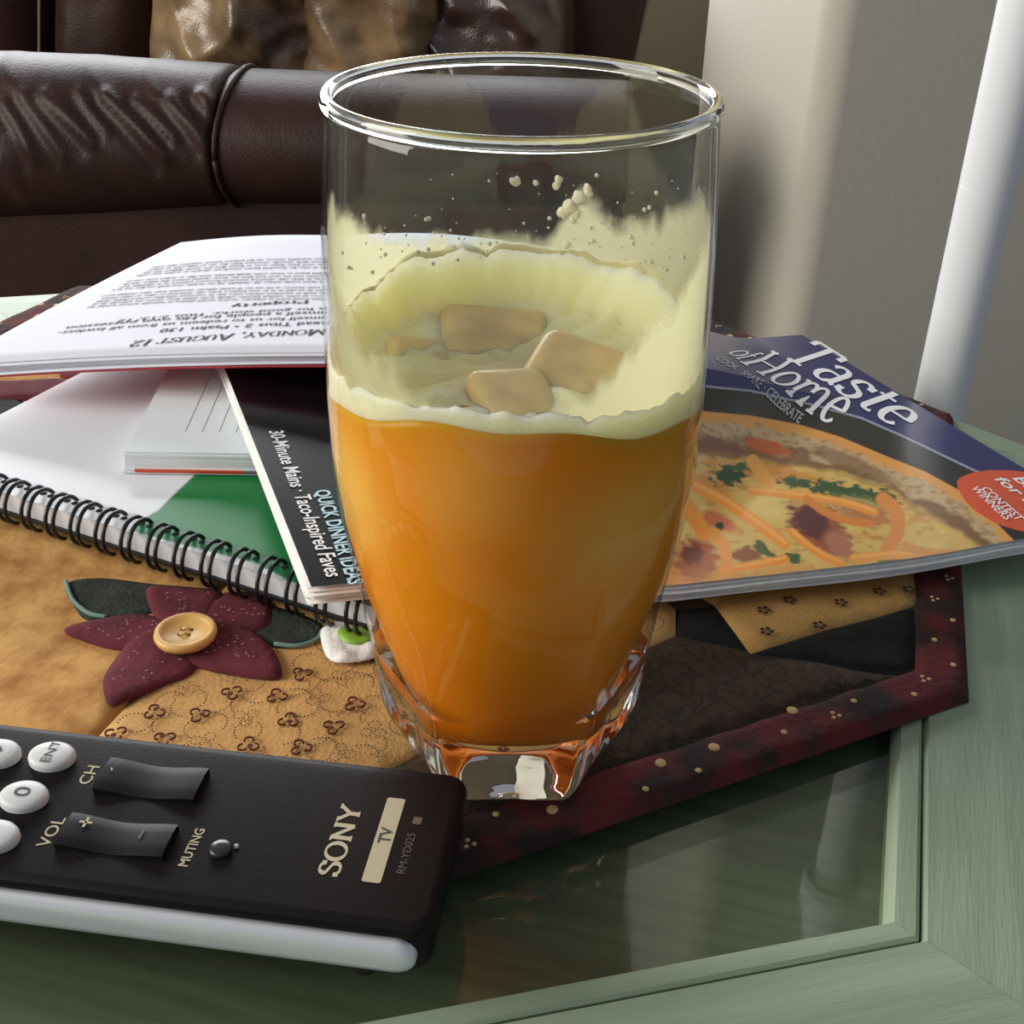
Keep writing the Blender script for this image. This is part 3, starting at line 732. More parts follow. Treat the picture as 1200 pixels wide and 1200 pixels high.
strip([(815, 570), (850, 588), (890, 615), (920, 638)], 7, org, oh); strip([(880, 575), (930, 580), (985, 588), (1025, 600)], 5, (230, 150, 64), oh)
strip([(1035, 585), (1050, 600), (1052, 622), (1040, 645)], 9, (218, 140, 72)); strip([(928, 623), (955, 645), (985, 660)], 5, org, oh)
strip([(845, 668), (885, 662), (920, 655)], 5, org, oh); strip([(800, 585), (812, 605), (825, 625)], 9, org); strip([(838, 625), (850, 645), (852, 668)], 7, (232, 150, 66))
strip([(882, 540), (892, 555), (902, 566)], 8, (226, 160, 80)); strip([(1000, 655), (1050, 650), (1100, 652)], 6, (226, 154, 72), oh)
strip([(945, 585), (980, 606), (1020, 614)], 5, (214, 130, 60)); strip([(1060, 640), (1090, 648), (1130, 650)], 6, (214, 150, 80))
# the dark lower part of the cover (left of the glass)
put(px[:, 0] < 560, (14, 13, 17))
# red badge
bp = catmull([(1123, 562), (1140, 554), (1165, 551), (1200, 553), (1250, 565), (1278, 590), (1275, 618), (1240, 628), (1200, 623), (1165, 612), (1138, 594), (1124, 575)], 8)
put(inside(px, bp), (216, 86, 54))
m_cover = vcol_mat('glossy_cover_print', .22, coat=.4)
o = obj('front_cover', V, grid_faces(NUm, NVm), m_cover, magz); setcol(o, C)
bm = bmesh.new(); bm.from_mesh(o.data)
if sum(q.normal.z for q in bm.faces) < 0: bmesh.ops.reverse_faces(bm, faces=bm.faces)
bm.to_mesh(o.data); bm.free()
def mag_inv(q, z):      # photo pixel -> cover u, v
    u = v = .5
    for _ in range(40):
        a = np.array(mag(u, v)); r = proj(a)[0] - np.array(q)
        Ju = (proj(np.array(mag(u + 1e-4, v)))[0] - proj(a)[0]) / 1e-4; Jv = (proj(np.array(mag(u, v + 1e-4)))[0] - proj(a)[0]) / 1e-4
        d = np.linalg.solve(np.stack([Ju, Jv], 1), -r); u += float(np.clip(d[0], -.2, .2)); v += float(np.clip(d[1], -.2, .2))
    return u, v
def mag_text(vf, p0, p1, height_px_pt, name, m, lift=.0003):
    """text box: baseline from pixel p0 to p1, letter tops reach pixel height_px_pt above p0; all turned into cover u,v"""
    V, F = vf; xs = [a for a, _ in V]; ys = [b for _, b in V]; w = max(xs) - min(xs); x0 = min(xs); h = max(ys)
    a = np.array(mag_inv(p0, 0)); b = np.array(mag_inv(p1, 0)); t = np.array(mag_inv(height_px_pt, 0))
    out = []
    for x, y in V:
        q = a + (b - a) * (x - x0) / w + (t - a) * (y / h)
        g = mag(q[0], q[1]); out.append((g[0], g[1], g[2] + lift))
    return obj(name, out, F, m, magz, smooth=False)
m_white = mat('white_ink', (.86, .86, .86), .4); m_grey = mat('grey_ink', (.42, .44, .46), .4); m_blue = mat('pale_blue_ink', (.45, .70, .78), .4)
mag_text(serif('Taste', 1.0, .12, .045), (914, 413), (1050, 503), (958, 399), 'title_lettering', m_white)
mag_text(serif('Home', 1.0, .11, .045), (868, 424), (976, 499), (905, 411), 'title_lettering', m_white)
mag_text(serif('of', 1.0, .11, .045), (852, 413), (868, 423), (880, 407), 'title_lettering', m_white)
mag_text(sans('COOK \u00b7 SHARE \u00b7 CELEBRATE', 1, .012), (838, 421), (936, 497), (845, 418), 'tagline_lettering', m_grey)
mag_text(sans('for Dinner', 1, .02), (1164, 561), (1262, 634), (1178, 560), 'badge_lettering', m_white)
mag_text(sans('Breakfast', 1, .02), (1186, 561), (1270, 622), (1200, 560), 'badge_lettering', m_white)
mag_text(sans('CONTEST', 1, .01), (1149, 573), (1192, 611), (1158, 571), 'badge_lettering', m_white)
mag_text(sans('WINNERS', 1, .01), (1137, 572), (1178, 610), (1146, 570), 'badge_lettering', m_white)
mag_text(sans('30-Minute Mains \u00b7 Taco-Inspired Faves', 1, .012), (315, 506), (383, 677), (332, 505), 'cover_line_lettering', m_white)
mag_text(sans('QUICK DINNER IDEAS', 1, .02), (369, 576), (409, 686), (386, 574), 'cover_line_lettering', m_blue)

# ------------------------------------------------------------------ open booklet lying on the pile
bNL, bNR, bFR, bFL = un(-62, 428, .0320), un(402, 412, .0500), un(402, 276, .0490), un(212, 284, .0375)
def book(s, t):
    p = (bNL * (1 - s) + bNR * s) * (1 - t) + (bFL * (1 - s) + bFR * s) * t
    p = p + np.array([0, 0, .0018 * math.sin(PI * s) + .0012 * math.sin(PI * t) * (1 - s)])
    return p
rN, rF = un(700, 440, .047), un(690, 300, .047)
def book_r(s, t):
    a = bNR * (1 - t) + bFR * t; b = rN * (1 - t) + rF * t
    p = a * (1 - s) + b * s + np.array([0, 0, .006 * math.sin(PI * s) * (1 - s * .3)]); return p
bkl = thing('booklet', 'open white devotional booklet with red cover lying face up on the pile', 'booklet', (*un(200, 380, .03)[:2], .025))
m_bp = mat('booklet_paper', (.74, .745, .82), .75)
nP = 6
for k in range(nP):
    def fn(u, v, k=k): p = book(u * (1 + .004 * ((k * 7) % 3)) - .006 * ((k * 5) % 3), v - .004 * ((k * 3) % 4) * (1 - v)); return (p[0], p[1], p[2] - .0009 * k * (.9 + .2 * (1 - u)))
    obj('page', *sheet(fn, 24, 16, .00055), m_bp, bkl)
m_red = mat('red_card', s2l(178, 44, 66), .5)
obj('cover', *sheet(lambda u, v: tuple(book(u * 1.01 - .01, v * 1.0 - .010 * (1 - v)) - np.array([0, 0, .0009 * nP])), 24, 16, .0009), m_red, bkl)
for k in range(3):
    obj('page', *sheet(lambda u, v, k=k: tuple(book_r(.002 + u * .998, v) - np.array([0, 0, .0011 * k])), 20, 12, .0006), m_bp, bkl)
m_ink = mat('black_ink', (.03, .03, .04), .8)
nb_ = .0004
def book_inv(q):
    s, t = .5, .4
    for _ in range(40):
        a = proj(book(s, t))[0]; r = a - np.array(q)
        Js = (proj(book(s + 1e-4, t))[0] - a) / 1e-4; Jt = (proj(book(s, t + 1e-4))[0] - a) / 1e-4
        d = np.linalg.solve(np.stack([Js, Jt], 1), -r); s += float(np.clip(d[0], -.2, .2)); t += float(np.clip(d[1], -.2, .2))
    return s, t
def book_text(vf, p0, p1, hp, name):
    V, F = vf; xs = [a for a, _ in V]; w = max(xs) - min(xs); x0 = min(xs); h = max(b for _, b in V)
    a = np.array(book_inv(p0)); b = np.array(book_inv(p1)); t = np.array(book_inv(hp)); out = []
    for x, y in V:
        q = a + (b - a) * (x - x0) / w + (t - a) * (y / h); g = book(q[0], q[1]); out.append((g[0], g[1], g[2] + .0003))
    return obj(name, out, F, m_ink, bkl, smooth=False)
book_text(serif('Monday, August 12', 1, .13, .05, small=.78), (383, 386), (158, 400), (381, 393), 'date_lettering')
book_text(sans('Read Titus 2 \u2022 Psalm 130', 1, .01), (386, 377), (190, 386), (385, 381), 'reading_lettering')
book_text(sans('himself for us to redeem us from all lawless-', 1, .006), (388, 371), (70, 389), (387.5, 374.5), 'reading_lettering')
book_text(sans('himself a people for His own possession', 1, .006), (388, 365), (80, 383), (387.5, 368.5), 'reading_lettering')
book_text(sans('us for good works. Titus 2:13, 12', 1, .006), (388, 360.5), (140, 375), (387.5, 363.5), 'reading_lettering')
book_text(serif('Property', 1, .15, .07), (362, 352.5), (272, 357.5), (361.5, 356), 'heading_lettering')
# body copy: rows too small to read, printed as rows of tiny broken strokes
rb_ = random.Random(5); rows = []
y0s = np.linspace(350, 303, 15)
for i, yy in enumerate(y0s):
    if i in (5, 10): continue
    xl = 100 + (350 - yy) * 1.62 + rb_.uniform(0, 6); a = np.array(book_inv((388, yy))); b = np.array(book_inv((xl, yy + 9.5)));
    L = np.linalg.norm(book(*b) - book(*a)); x = 0
    ph = (np.array(book_inv((388, yy + 2.0))) - a)
    while x < L:
        wl_ = rb_.randint(2, 9)
        for _ in range(wl_):
            if x > L: break
            w = rb_.uniform(.0008, .0014)
            for bar in (0, .62):
                q0 = a + (b - a) * ((x + bar * w) / L); q1 = a + (b - a) * ((x + bar * w + .00027) / L); hh = rb_.choice((.75, .75, 1.1))
                vs = []
                for q, k in ((q0, 0), (q1, 0), (q1, hh), (q0, hh)): g = book(*(q + ph * k)); vs.append((g[0], g[1], g[2] + .0003))
                rows.append((vs, [(0, 1, 2, 3)]))
            x += w + .0002
        x += .0011
obj('body_print', *merge(rows), m_ink, bkl, smooth=False, kind='stuff')

# ------------------------------------------------------------------ torn snack wrapper
wr = thing('torn_wrapper', 'crumpled scrap of white and green wrapper under the wire binding', 'wrapper', (*un(410, 765)[:2], .0008))
wp = U2([(376, 752), (380, 742), (398, 735), (432, 742), (448, 760), (440, 776), (404, 782), (384, 776)])
v, f = cloth(catmull(wp, 4), .0042, .0016, edge=.003, drop=.0020, amp=.0016, nscale=260, thick=.0004, seed=8)
o = obj('paper', v, f, mat('wrapper_white', (.82, .83, .80), .5, bump=.3, bscale=400), wr)
v, f = cloth(catmull(U2([(398, 752), (425, 748), (440, 762), (420, 768), (402, 764)]), 4), .0053, .0016, edge=.002, drop=.0006, amp=.0012, nscale=260, thick=.0003, seed=8)
obj('green_print', v, f, mat('wrapper_green', s2l(128, 170, 50), .45), wr)

# ------------------------------------------------------------------ remote control
RH = math.radians(177.4); RZ = .0225
r_o = np.array([-.0075, -.0645]); re = np.array([math.cos(RH), math.sin(RH)]); rn = np.array([re[1], -re[0]])   # rn points away from the camera
RL, RWd = .205, .0515
remote = thing('remote_control', 'black television remote control with silver edge and white number buttons', 'remote control', (*(r_o + re * RL / 2), .001))
def rp_(s, t): p = r_o + re * s + rn * t; return (p[0], p[1])
def rinv(px, py, z=RZ): d = un(px, py, z)[:2] - r_o; return float(d @ re), float(d @ rn)
m_rb = mat('remote_black_plastic', (.011, .009, .009), .38, bump=.05, bscale=900)
m_rtop = mat('remote_top_plate', (.008, .0055, .005), .5, spec=.16, bump=.06, bscale=1200)
m_silver = mat('silver_plastic', (.80, .80, .82), .26, metal=.35)
def rloft(outline_fn, levels, name, m, parent=remote, smooth=True):
    V = []; n = None
    for ins, z in levels:
        P = outline_fn(ins); n = len(P); V += [(*rp_(x, y), z) for x, y in P]
    F = []
    for i in range(len(levels) - 1):
        for k in range(n): F.append((i * n + k, i * n + (k + 1) % n, (i + 1) * n + (k + 1) % n, (i + 1) * n + k))
    F.append(tuple(range(n - 1, -1, -1))); F.append(tuple((len(levels) - 1) * n + k for k in range(n)))
    o = obj(name, V, F, m, parent, smooth=smooth)
    bm = bmesh.new(); bm.from_mesh(o.data); bmesh.ops.recalc_face_normals(bm, faces=bm.faces); bm.to_mesh(o.data); bm.free()
    if smooth: smooth_by_angle(o, 38)
    return o
ol = lambda ins: rrect(RL / 2, 0, RL - 2 * ins, RWd - 2 * ins, max(.006 - ins, .0008), 6)
rloft(ol, [(.006, .0058), (.0025, .0064), (.0012, .0085), (.0012, .0185), (.0002, .0192), (0, .0205), (.0004, .0216), (.0016, .0223), (.003, .0225)], 'body', m_rtop)
# silver side strip with a rounded end, on each long side
for sd in (-1, 1):
    pts = []; z0, z1 = .0078, .0180; s0 = .004; s1 = RL - .004; rr = (z1 - z0) / 2
    out = [(s1, z0), (s1, z1)] + [(s0 + rr - rr * math.cos(a), (z0 + z1) / 2 + rr * math.sin(a)) for a in np.linspace(PI / 2, -PI / 2, 12)]
    V = []; n = len(out)
    for off, sc in ((.0238, 1.0), (.0258, 1.0), (.0268, .82), (.0273, .45)):
        cz = (z0 + z1) / 2
        for s, z in out: V.append((*rp_(s if s == s1 else s + (1 - sc) * rr * .6, sd * off), cz + (z - cz) * sc))
    F = [(i * n + k, i * n + (k + 1) % n, (i + 1) * n + (k + 1) % n, (i + 1) * n + k) for i in range(3) for k in range(n)] + [tuple(range(n)), tuple(3 * n + k for k in range(n))]
    o = obj('side_strip', V, F, m_silver, remote); bm = bmesh.new(); bm.from_mesh(o.data); bmesh.ops.recalc_face_normals(bm, faces=bm.faces); bm.to_mesh(o.data); bm.free(); smooth_by_angle(o, 60)
for s, t in ((.018, -.019), (.018, .019), (RL - .02, -.019), (RL - .02, .019)):
    q = rp_(s, t); obj('foot', *lathe([(.0036, .0008), (.0042, .0014), (.0044, .0066)], 18, cx=q[0], cy=q[1]), m_rb, remote)
m_key = mat('white_rubber_key', (.66, .68, .68), .45, sss=.15)
m_keyink = mat('key_ink', (.05, .05, .055), .6); m_lab = mat('label_ink', s2l(190, 180, 150), .6); m_lab2 = mat('dim_label_ink', s2l(96, 84, 70), .6)
def key(px, py, txt=None, a=.0062, b=.0050):
    s, t = rinv(px, py, RZ + .002)
    V = []; lv_ = [(1.0, RZ - .0004), (1.0, RZ + .0012), (.95, RZ + .0019), (.8, RZ + .0024), (.4, RZ + .0026)]; n = 28
    for sc, z in lv_:
        for k in range(n): an = 2 * PI * k / n; V.append((*rp_(s + a * sc * math.cos(an), t + b * sc * math.sin(an)), z))
    F = [(i * n + k, i * n + (k + 1) % n, (i + 1) * n + (k + 1) % n, (i + 1) * n + k) for i in range(len(lv_) - 1) for k in range(n)] + [tuple((len(lv_) - 1) * n + k for k in range(n))]
    o = obj('number_key', V, F, m_key, remote); bm = bmesh.new(); bm.from_mesh(o.data); bmesh.ops.recalc_face_normals(bm, faces=bm.faces); bm.to_mesh(o.data); bm.free()
    if txt: rtext(sans(txt, .0058 if len(txt) == 1 else .0036, .00003 if len(txt) > 1 else .00002, align='CENTER', sx=1.25), s, t, .0019 if len(txt) == 1 else .0012, RZ + .00275, m_keyink, 'key_lettering', o)
def rtext(vf, s, t, half, z, m, name, parent=remote):
    # reads towards the far side of the remote (along t), letter tops point to the remote's head (along s)
    V, F = vf; return obj(name, [(*rp_(s - half + y, t + x), z) for x, y in V], F, m, parent, smooth=False)
key(60, 883, 'ENT'); key(27, 930, '0'); key(-4, 880, '9'); key(-8, 977)
def rocker(c4, name, marks):
    q = [rinv(*c, RZ + .001) for c in c4]; s0 = (q[0][0] + q[3][0]) / 2; s1 = (q[1][0] + q[2][0]) / 2; t0 = (q[2][1] + q[3][1]) / 2; t1 = (q[0][1] + q[1][1]) / 2
    nu, nv = 24, 6
    def fn(u, v): s = s0 + (s1 - s0) * u; t = t0 + (t1 - t0) * v; return (*rp_(s, t), RZ + .0016 + .0007 * math.cos(u * 2 * PI) - .0006 * (2 * abs(v - .5)) ** 4)
    o = obj(name, *sheet(fn, nu, nv, .0026), mat('rocker_rubber', (.008, .008, .008), .5, spec=.2), remote); smooth_by_angle(o, 45)
    for mk, u, vv, m in marks:
        h = .0033; w = .00032; s = s0 + (s1 - s0) * u; t = t0 + (t1 - t0) * vv; z = fn(u, vv)[2] + .0004
        P = []
        P.append(([(*rp_(s - w, t - h / 2), z), (*rp_(s + w, t - h / 2), z), (*rp_(s + w, t + h / 2), z), (*rp_(s - w, t + h / 2), z)], [(0, 1, 2, 3)]))
        if mk == '+': P.append(([(*rp_(s - h / 2, t - w), z), (*rp_(s + h / 2, t - w), z), (*rp_(s + h / 2, t + w), z), (*rp_(s - h / 2, t + w), z)], [(0, 1, 2, 3)]))
        if mk == '.': P = [([(*rp_(s - w, t), z), (*rp_(s + w, t - w), z), (*rp_(s + w * 2, t + w * 3), z)], [(0, 1, 2)])]
        obj('symbol', *merge(P), m, o, smooth=False)
rocker([(128, 889), (246, 903), (226, 940), (112, 926)], 'channel_rocker', [('.', .1, .55, m_lab)])
rocker([(83, 953), (210, 970), (188, 1008), (68, 990)], 'volume_rocker', [('+', .18, .7, m_lab), ('-', .72, .6, m_lab2)])
s, t = rinv(104, 908); rtext(sans('CH', .0046, .00003, align='CENTER', sx=1.1), s, t, .0016, RZ + .0001, m_lab, 'label_lettering')
s, t = rinv(60, 975); rtext(sans('VOL', .0046, .00003, align='CENTER', sx=1.1), s, t, .0016, RZ + .0001, m_lab, 'label_lettering')
s, t = rinv(225, 993); rtext(sans('MUTING', .0034, .00006, align='CENTER', sx=.95), s, t, .0011, RZ + .0001, m_lab, 'label_lettering')
s, t = rinv(259, 997)
q = rp_(s, t); mb = obj('mute_button', *lathe([(.0028, RZ - .0003), (.0028, RZ + .0010), (.0023, RZ + .0014), (.0008, RZ + .0015)], 22, cx=q[0], cy=q[1]), mat('mute_rubber', (.02, .02, .02), .3), remote)
s, t = rinv(277, 992); q = rp_(s, t); obj('tactile_dot', *sphere((q[0], q[1], RZ), .0007, 10, 8), mat('shiny_dot', (.7, .7, .7), .15), remote)
s, t = rinv(396, 983); rtext((lambda vf: ([(x - 1.42, y) for x, y in vf[0]], vf[1]))(serif('SONY', 1, .16, .08)), s, t, 0, 0, m_lab, 'tmp') if False else None
vf = serif('SONY', .0070, .16, .075, sx=1.16); w = max(x for x, _ in vf[0]); vf = ([(x - w / 2, y) for x, y in vf[0]], vf[1]); rtext(vf, s, t, .0031, RZ + .0001, m_lab, 'brand_lettering')
q = [rinv(*c) for c in ((425, 1033), (447, 1033), (475, 937), (452, 937))]
s0 = (q[0][0] + q[3][0]) / 2; s1 = (q[1][0] + q[2][0]) / 2; t0 = q[0][1]; t1 = q[2][1]
P = rrect((s0 + s1) / 2, (t0 + t1) / 2, abs(s1 - s0), abs(t1 - t0), .0006, 3)
bd = obj('badge', *extrude([rp_(*c) for c in P], RZ, RZ + .00012), m_lab, remote, smooth=False)
rtext(sans('TV', .0042, .0001, align='CENTER'), (s0 + s1) / 2, (t0 + t1) / 2 + .001, .0015, RZ + .0002, m_keyink, 'badge_lettering', bd)
s, t = rinv(476, 1000); rtext(sans('RM-YD025', .0029, 0, align='CENTER'), s, t, .001, RZ + .0001, m_lab2, 'model_lettering')
s, t = rinv(489, 962); P = rrect(s, t, .0022, .0024, .0003, 2); obj('model_mark', *extrude([rp_(*c) for c in P], RZ, RZ + .00012), m_lab2, remote, smooth=False)

# ------------------------------------------------------------------ drinking glass
gp_ = [(0, .0270), (.0012, .0288), (.0035, .0305), (.008, .0325), (.014, .0341), (.020, .0349), (.027, .0357), (.034, .0368), (.043, .0388), (.055, .0408), (.066, .0426), (.082, .0449), (.097, .0462), (.114, .0465), (.130, .0462), (.151, .0455), (.170, .0443), (.1815, .0434)]
GZs = [a for a, _ in gp_]; GRs = [b for _, b in gp_]
def rout(z): return float(np.interp(z, GZs, GRs))
def wallt(z): return float(np.interp(z, [0, .024, .035, .06, .10, .19], [.006, .0062, .0045, .0024, .0014, .0013]))
IN0 = .0235
def rin(z): 
    r = rout(z) - wallt(z)
    if z < .034: t = (z - IN0) / (.034 - IN0); r *= math.sqrt(max(.0, 1 - (1 - max(0, t)) ** 3)) * .12 + .88
    return r
NS = 6; PHI0 = -PI / 2 + .10
def flute(r, z, a):
    w = float(np.interp(z, [0, .010, .022, .050, .075], [.75, 1, 1, .35, .0]))
    if w <= 0: return r
    t = ((a - PHI0 + PI / NS) % (2 * PI / NS)) - PI / NS
    pol = math.cos(PI / NS) / math.cos(t)
    pol = pol * (1 - .030 * math.cos(t * NS))
    return r * (1 + w * (pol - 1) + .06 * w)
zo = sorted(set(list(np.linspace(0, .0035, 6)) + list(np.linspace(.0035, .06, 34)) + list(np.linspace(.06, .1815, 40))))
prof = [(.004, .0018), (.018, .0014), (.0245, .0006)] + [(rout(z), z) for z in zo]
rc, rr = rout(.1815) - .0010, .0015
prof += [(rc + rr * math.cos(a) * 1.0, .1842 + rr * 1.25 * math.sin(a)) for a in np.linspace(-.9, PI + .9, 16)]
nout = len(prof)
zi = [z for z in np.linspace(.1815, IN0, 66)]
prof += [(rin(z), z) for z in zi] + [(.024, IN0 - .0006), (.014, IN0 - .0012), (.004, IN0 - .0013)]
def frg(r, z, a): return r
NG = 144; V = []; F = []
for i, (r, z) in enumerate(prof):
    for k in range(NG):
        a = 2 * PI * k / NG; q = flute(r, z, a) if 1 < i < nout - 16 else r
        V.append((q * math.cos(a), q * math.sin(a), z + .0012))
nprof = len(prof)
for i in range(nprof - 1):
    for k in range(NG): F.append((i * NG + k, i * NG + (k + 1) % NG, (i + 1) * NG + (k + 1) % NG, (i + 1) * NG + k))
F.append(tuple(range(NG - 1, -1, -1))); F.append(tuple((nprof - 1) * NG + k for k in range(NG)))
# thin wall: see-through with mirror reflection; thick base: refracting
m_thin, nt, b = nodes('clear_glass_wall')
tr = nt.nodes.new('ShaderNodeBsdfTransparent'); tr.inputs[0].default_value = (.972, .982, .975, 1)
gl = nt.nodes.new('ShaderNodeBsdfGlossy'); gl.inputs['Roughness'].default_value = .02
fr = schlick(nt, .045)
tcn = nt.nodes.new('ShaderNodeTexCoord'); nz = nt.nodes.new('ShaderNodeTexNoise'); nz.inputs['Scale'].default_value = 55; bpn = nt.nodes.new('ShaderNodeBump'); bpn.inputs['Strength'].default_value = .12; bpn.inputs['Distance'].default_value = .001
nt.links.new(tcn.outputs['Object'], nz.inputs['Vector']); nt.links.new(nz.outputs['Fac'], bpn.inputs['Height']); nt.links.new(bpn.outputs[0], gl.inputs['Normal'])
mx = nt.nodes.new('ShaderNodeMixShader'); nt.links.new(fr.outputs[0], mx.inputs[0]); nt.links.new(tr.outputs[0], mx.inputs[1]); nt.links.new(gl.outputs[0], mx.inputs[2])
nt.links.new(mx.outputs[0], nt.nodes['Material Output'].inputs[0])
m_thick, nt, b = nodes('clear_glass_base')
b.inputs['Base Color'].default_value = (.95, .98, .95, 1); b.inputs['Transmission Weight'].default_value = 1; b.inputs['Roughness'].default_value = .01; b.inputs['IOR'].default_value = 1.5
glass = obj('drinking_glass', V, F, [m_thin, m_thick])
tag(glass, 'tall clear glass tumbler with fluted heavy base holding orange juice', 'glass')
bm = bmesh.new(); bm.from_mesh(glass.data); bmesh.ops.recalc_face_normals(bm, faces=bm.faces)
for fc in bm.faces:
    z = fc.calc_center_median().z; fc.material_index = 1 if (z < .038 or z > .1845) else 0
bm.to_mesh(glass.data); bm.free()

# ------------------------------------------------------------------ juice, foam and ice
GO = .0012
JT = .1165
def jl(a):      # foam/juice line on the wall by angle (front is -90 deg)
    f_ = max(0, -math.sin(a)); return .1140 + .0088 * f_ ** 1.5 + .0012 * math.sin(a * 3 + .5) + .0007 * math.sin(a * 9)
m_j, nt, b = nodes('orange_juice')
b.inputs['Roughness'].default_value = .25; b.inputs['Subsurface Weight'].default_value = .75; b.inputs['Subsurface Radius'].default_value = (1.0, .42, .06); b.inputs['Subsurface Scale'].default_value = .026
b.inputs['Specular IOR Level'].default_value = .1
tc = nt.nodes.new('ShaderNodeTexCoord'); sp = nt.nodes.new('ShaderNodeSeparateXYZ'); nt.links.new(tc.outputs['Object'], sp.inputs[0])
mr = nt.nodes.new('ShaderNodeMapRange'); mr.inputs[1].default_value = .025; mr.inputs[2].default_value = .118; nt.links.new(sp.outputs['Z'], mr.inputs[0])
nz = nt.nodes.new('ShaderNodeTexNoise'); nz.inputs['Scale'].default_value = 26; nz.inputs['Detail'].default_value = 1.5; nt.links.new(tc.outputs['Object'], nz.inputs['Vector'])
ad = nt.nodes.new('ShaderNodeMath'); ad.operation = 'MULTIPLY_ADD'; ad.inputs[1].default_value = .5; nt.links.new(nz.outputs['Fac'], ad.inputs[0]); nt.links.new(mr.outputs[0], ad.inputs[2])
rp2 = nt.nodes.new('ShaderNodeValToRGB'); e = rp2.color_ramp.elements
e[0].position = .2; e[0].color = (.74, .190, .003, 1); e[1].position = 1.25 / 1.5; e[1].color = (.90, .305, .010, 1)
nt.links.new(ad.outputs[0], rp2.inputs[0])
last = rp2.outputs[0]
# paler where ice lies just under the surface of the cloudy juice
for c, rad, st in (((-.040, -.026, .098), .026, .65), ((.022, -.042, .098), .022, .35), ((.034, -.030, .100), .020, .35), ((-.004, -.046, .112), .020, .3)):
    vd = nt.nodes.new('ShaderNodeVectorMath'); vd.operation = 'DISTANCE'; vd.inputs[1].default_value = c; nt.links.new(tc.outputs['Object'], vd.inputs[0])
    m2 = nt.nodes.new('ShaderNodeMapRange'); m2.interpolation_type = 'SMOOTHSTEP'; m2.inputs[1].default_value = rad * .15; m2.inputs[2].default_value = rad; m2.inputs[3].default_value = st; m2.inputs[4].default_value = 0
    nt.links.new(vd.outputs['Value'], m2.inputs[0])
    mxx = nt.nodes.new('ShaderNodeMixRGB'); mxx.inputs[2].default_value = (.92, .60, .14, 1); nt.links.new(m2.outputs[0], mxx.inputs[0]); nt.links.new(last, mxx.inputs[1]); last = mxx.outputs[0]
nt.links.new(last, b.inputs['Base Color'])
juice = thing('orange_juice', 'cloudy orange juice with a frothy top filling the tumbler', 'juice', (0, 0, IN0 + GO))
NJ = 96; V = []; zz = list(np.linspace(IN0 + .0004, .118, 44))
V.append((0, 0, IN0 + GO - .0002))
for i, z in enumerate(zz):
    for k in range(NJ):
        a = 2 * PI * k / NJ; top = jl(a) + .002; z2 = IN0 + (z - IN0) * (top - IN0) / (.118 - IN0); r = rin(z2) + .00025 + (.0008 if z2 > .045 else 0) * min(1, (z2 - .045) / .03)
        V.append((r * math.cos(a), r * math.sin(a), z2 + GO))
F = [(0, 1 + (k + 1) % NJ, 1 + k) for k in range(NJ)]
for i in range(len(zz) - 1):
    for k in range(NJ): F.append((1 + i * NJ + k, 1 + i * NJ + (k + 1) % NJ, 1 + (i + 1) * NJ + (k + 1) % NJ, 1 + (i + 1) * NJ + k))
V.append((0, 0, .116)); lt = len(V) - 1; b0 = 1 + (len(zz) - 1) * NJ
F += [(b0 + k, b0 + (k + 1) % NJ, lt) for k in range(NJ)]
obj('liquid', V, F, m_j, juice)
# froth: stands against the wall in a ring, level and patchy in the middle
m_f, nt, b = nodes('pale_froth')
b.inputs['Roughness'].default_value = .6; b.inputs['Subsurface Weight'].default_value = .9; b.inputs['Subsurface Radius'].default_value = (1, .92, .75); b.inputs['Subsurface Scale'].default_value = .009
tc = nt.nodes.new('ShaderNodeTexCoord'); n1_ = nt.nodes.new('ShaderNodeTexNoise'); n1_.inputs['Scale'].default_value = 70; n1_.inputs['Detail'].default_value = 6; nt.links.new(tc.outputs['Object'], n1_.inputs['Vector'])
vd = nt.nodes.new('ShaderNodeVectorMath'); vd.operation = 'DISTANCE'; vd.inputs[1].default_value = (.000, -.006, .121); nt.links.new(tc.outputs['Object'], vd.inputs[0])
m2 = nt.nodes.new('ShaderNodeMapRange'); m2.inputs[1].default_value = .014; m2.inputs[2].default_value = .046; nt.links.new(vd.outputs['Value'], m2.inputs[0])
ad = nt.nodes.new('ShaderNodeMath'); ad.operation = 'MULTIPLY_ADD'; ad.inputs[1].default_value = .55; nt.links.new(n1_.outputs['Fac'], ad.inputs[0]); nt.links.new(m2.outputs[0], ad.inputs[2])
r = nt.nodes.new('ShaderNodeValToRGB'); e = r.color_ramp.elements; e[0].position = .28; e[0].color = (.97, .74, .38, 1); e[1].position = .72; e[1].color = (.99, .85, .50, 1)
nt.links.new(ad.outputs[0], r.inputs[0]); nt.links.new(r.outputs[0], b.inputs['Base Color'])
n2_ = nt.nodes.new('ShaderNodeTexVoronoi'); n2_.inputs['Scale'].default_value = 900; bpn = nt.nodes.new('ShaderNodeBump'); bpn.inputs['Strength'].default_value = .25; bpn.inputs['Distance'].default_value = .0006
nt.links.new(tc.outputs['Object'], n2_.inputs['Vector']); nt.links.new(n2_.outputs['Distance'], bpn.inputs['Height']); nt.links.new(bpn.outputs[0], b.inputs['Normal'])
SURF = .1215
def ftop(a):   # height of the froth against the wall
    s = math.sin(a); base = np.interp(s, [-1, -.75, -.3, .2, .8, 1], [.1300, .1270, .1250, .1290, .1365, .1360])
    return base + .0030 * mnoise.noise((math.cos(a) * 5, s * 5, 2)) + .0014 * mnoise.noise((math.cos(a) * 20, s * 20, 2))
NF = 160; V = []; rows_ = 0
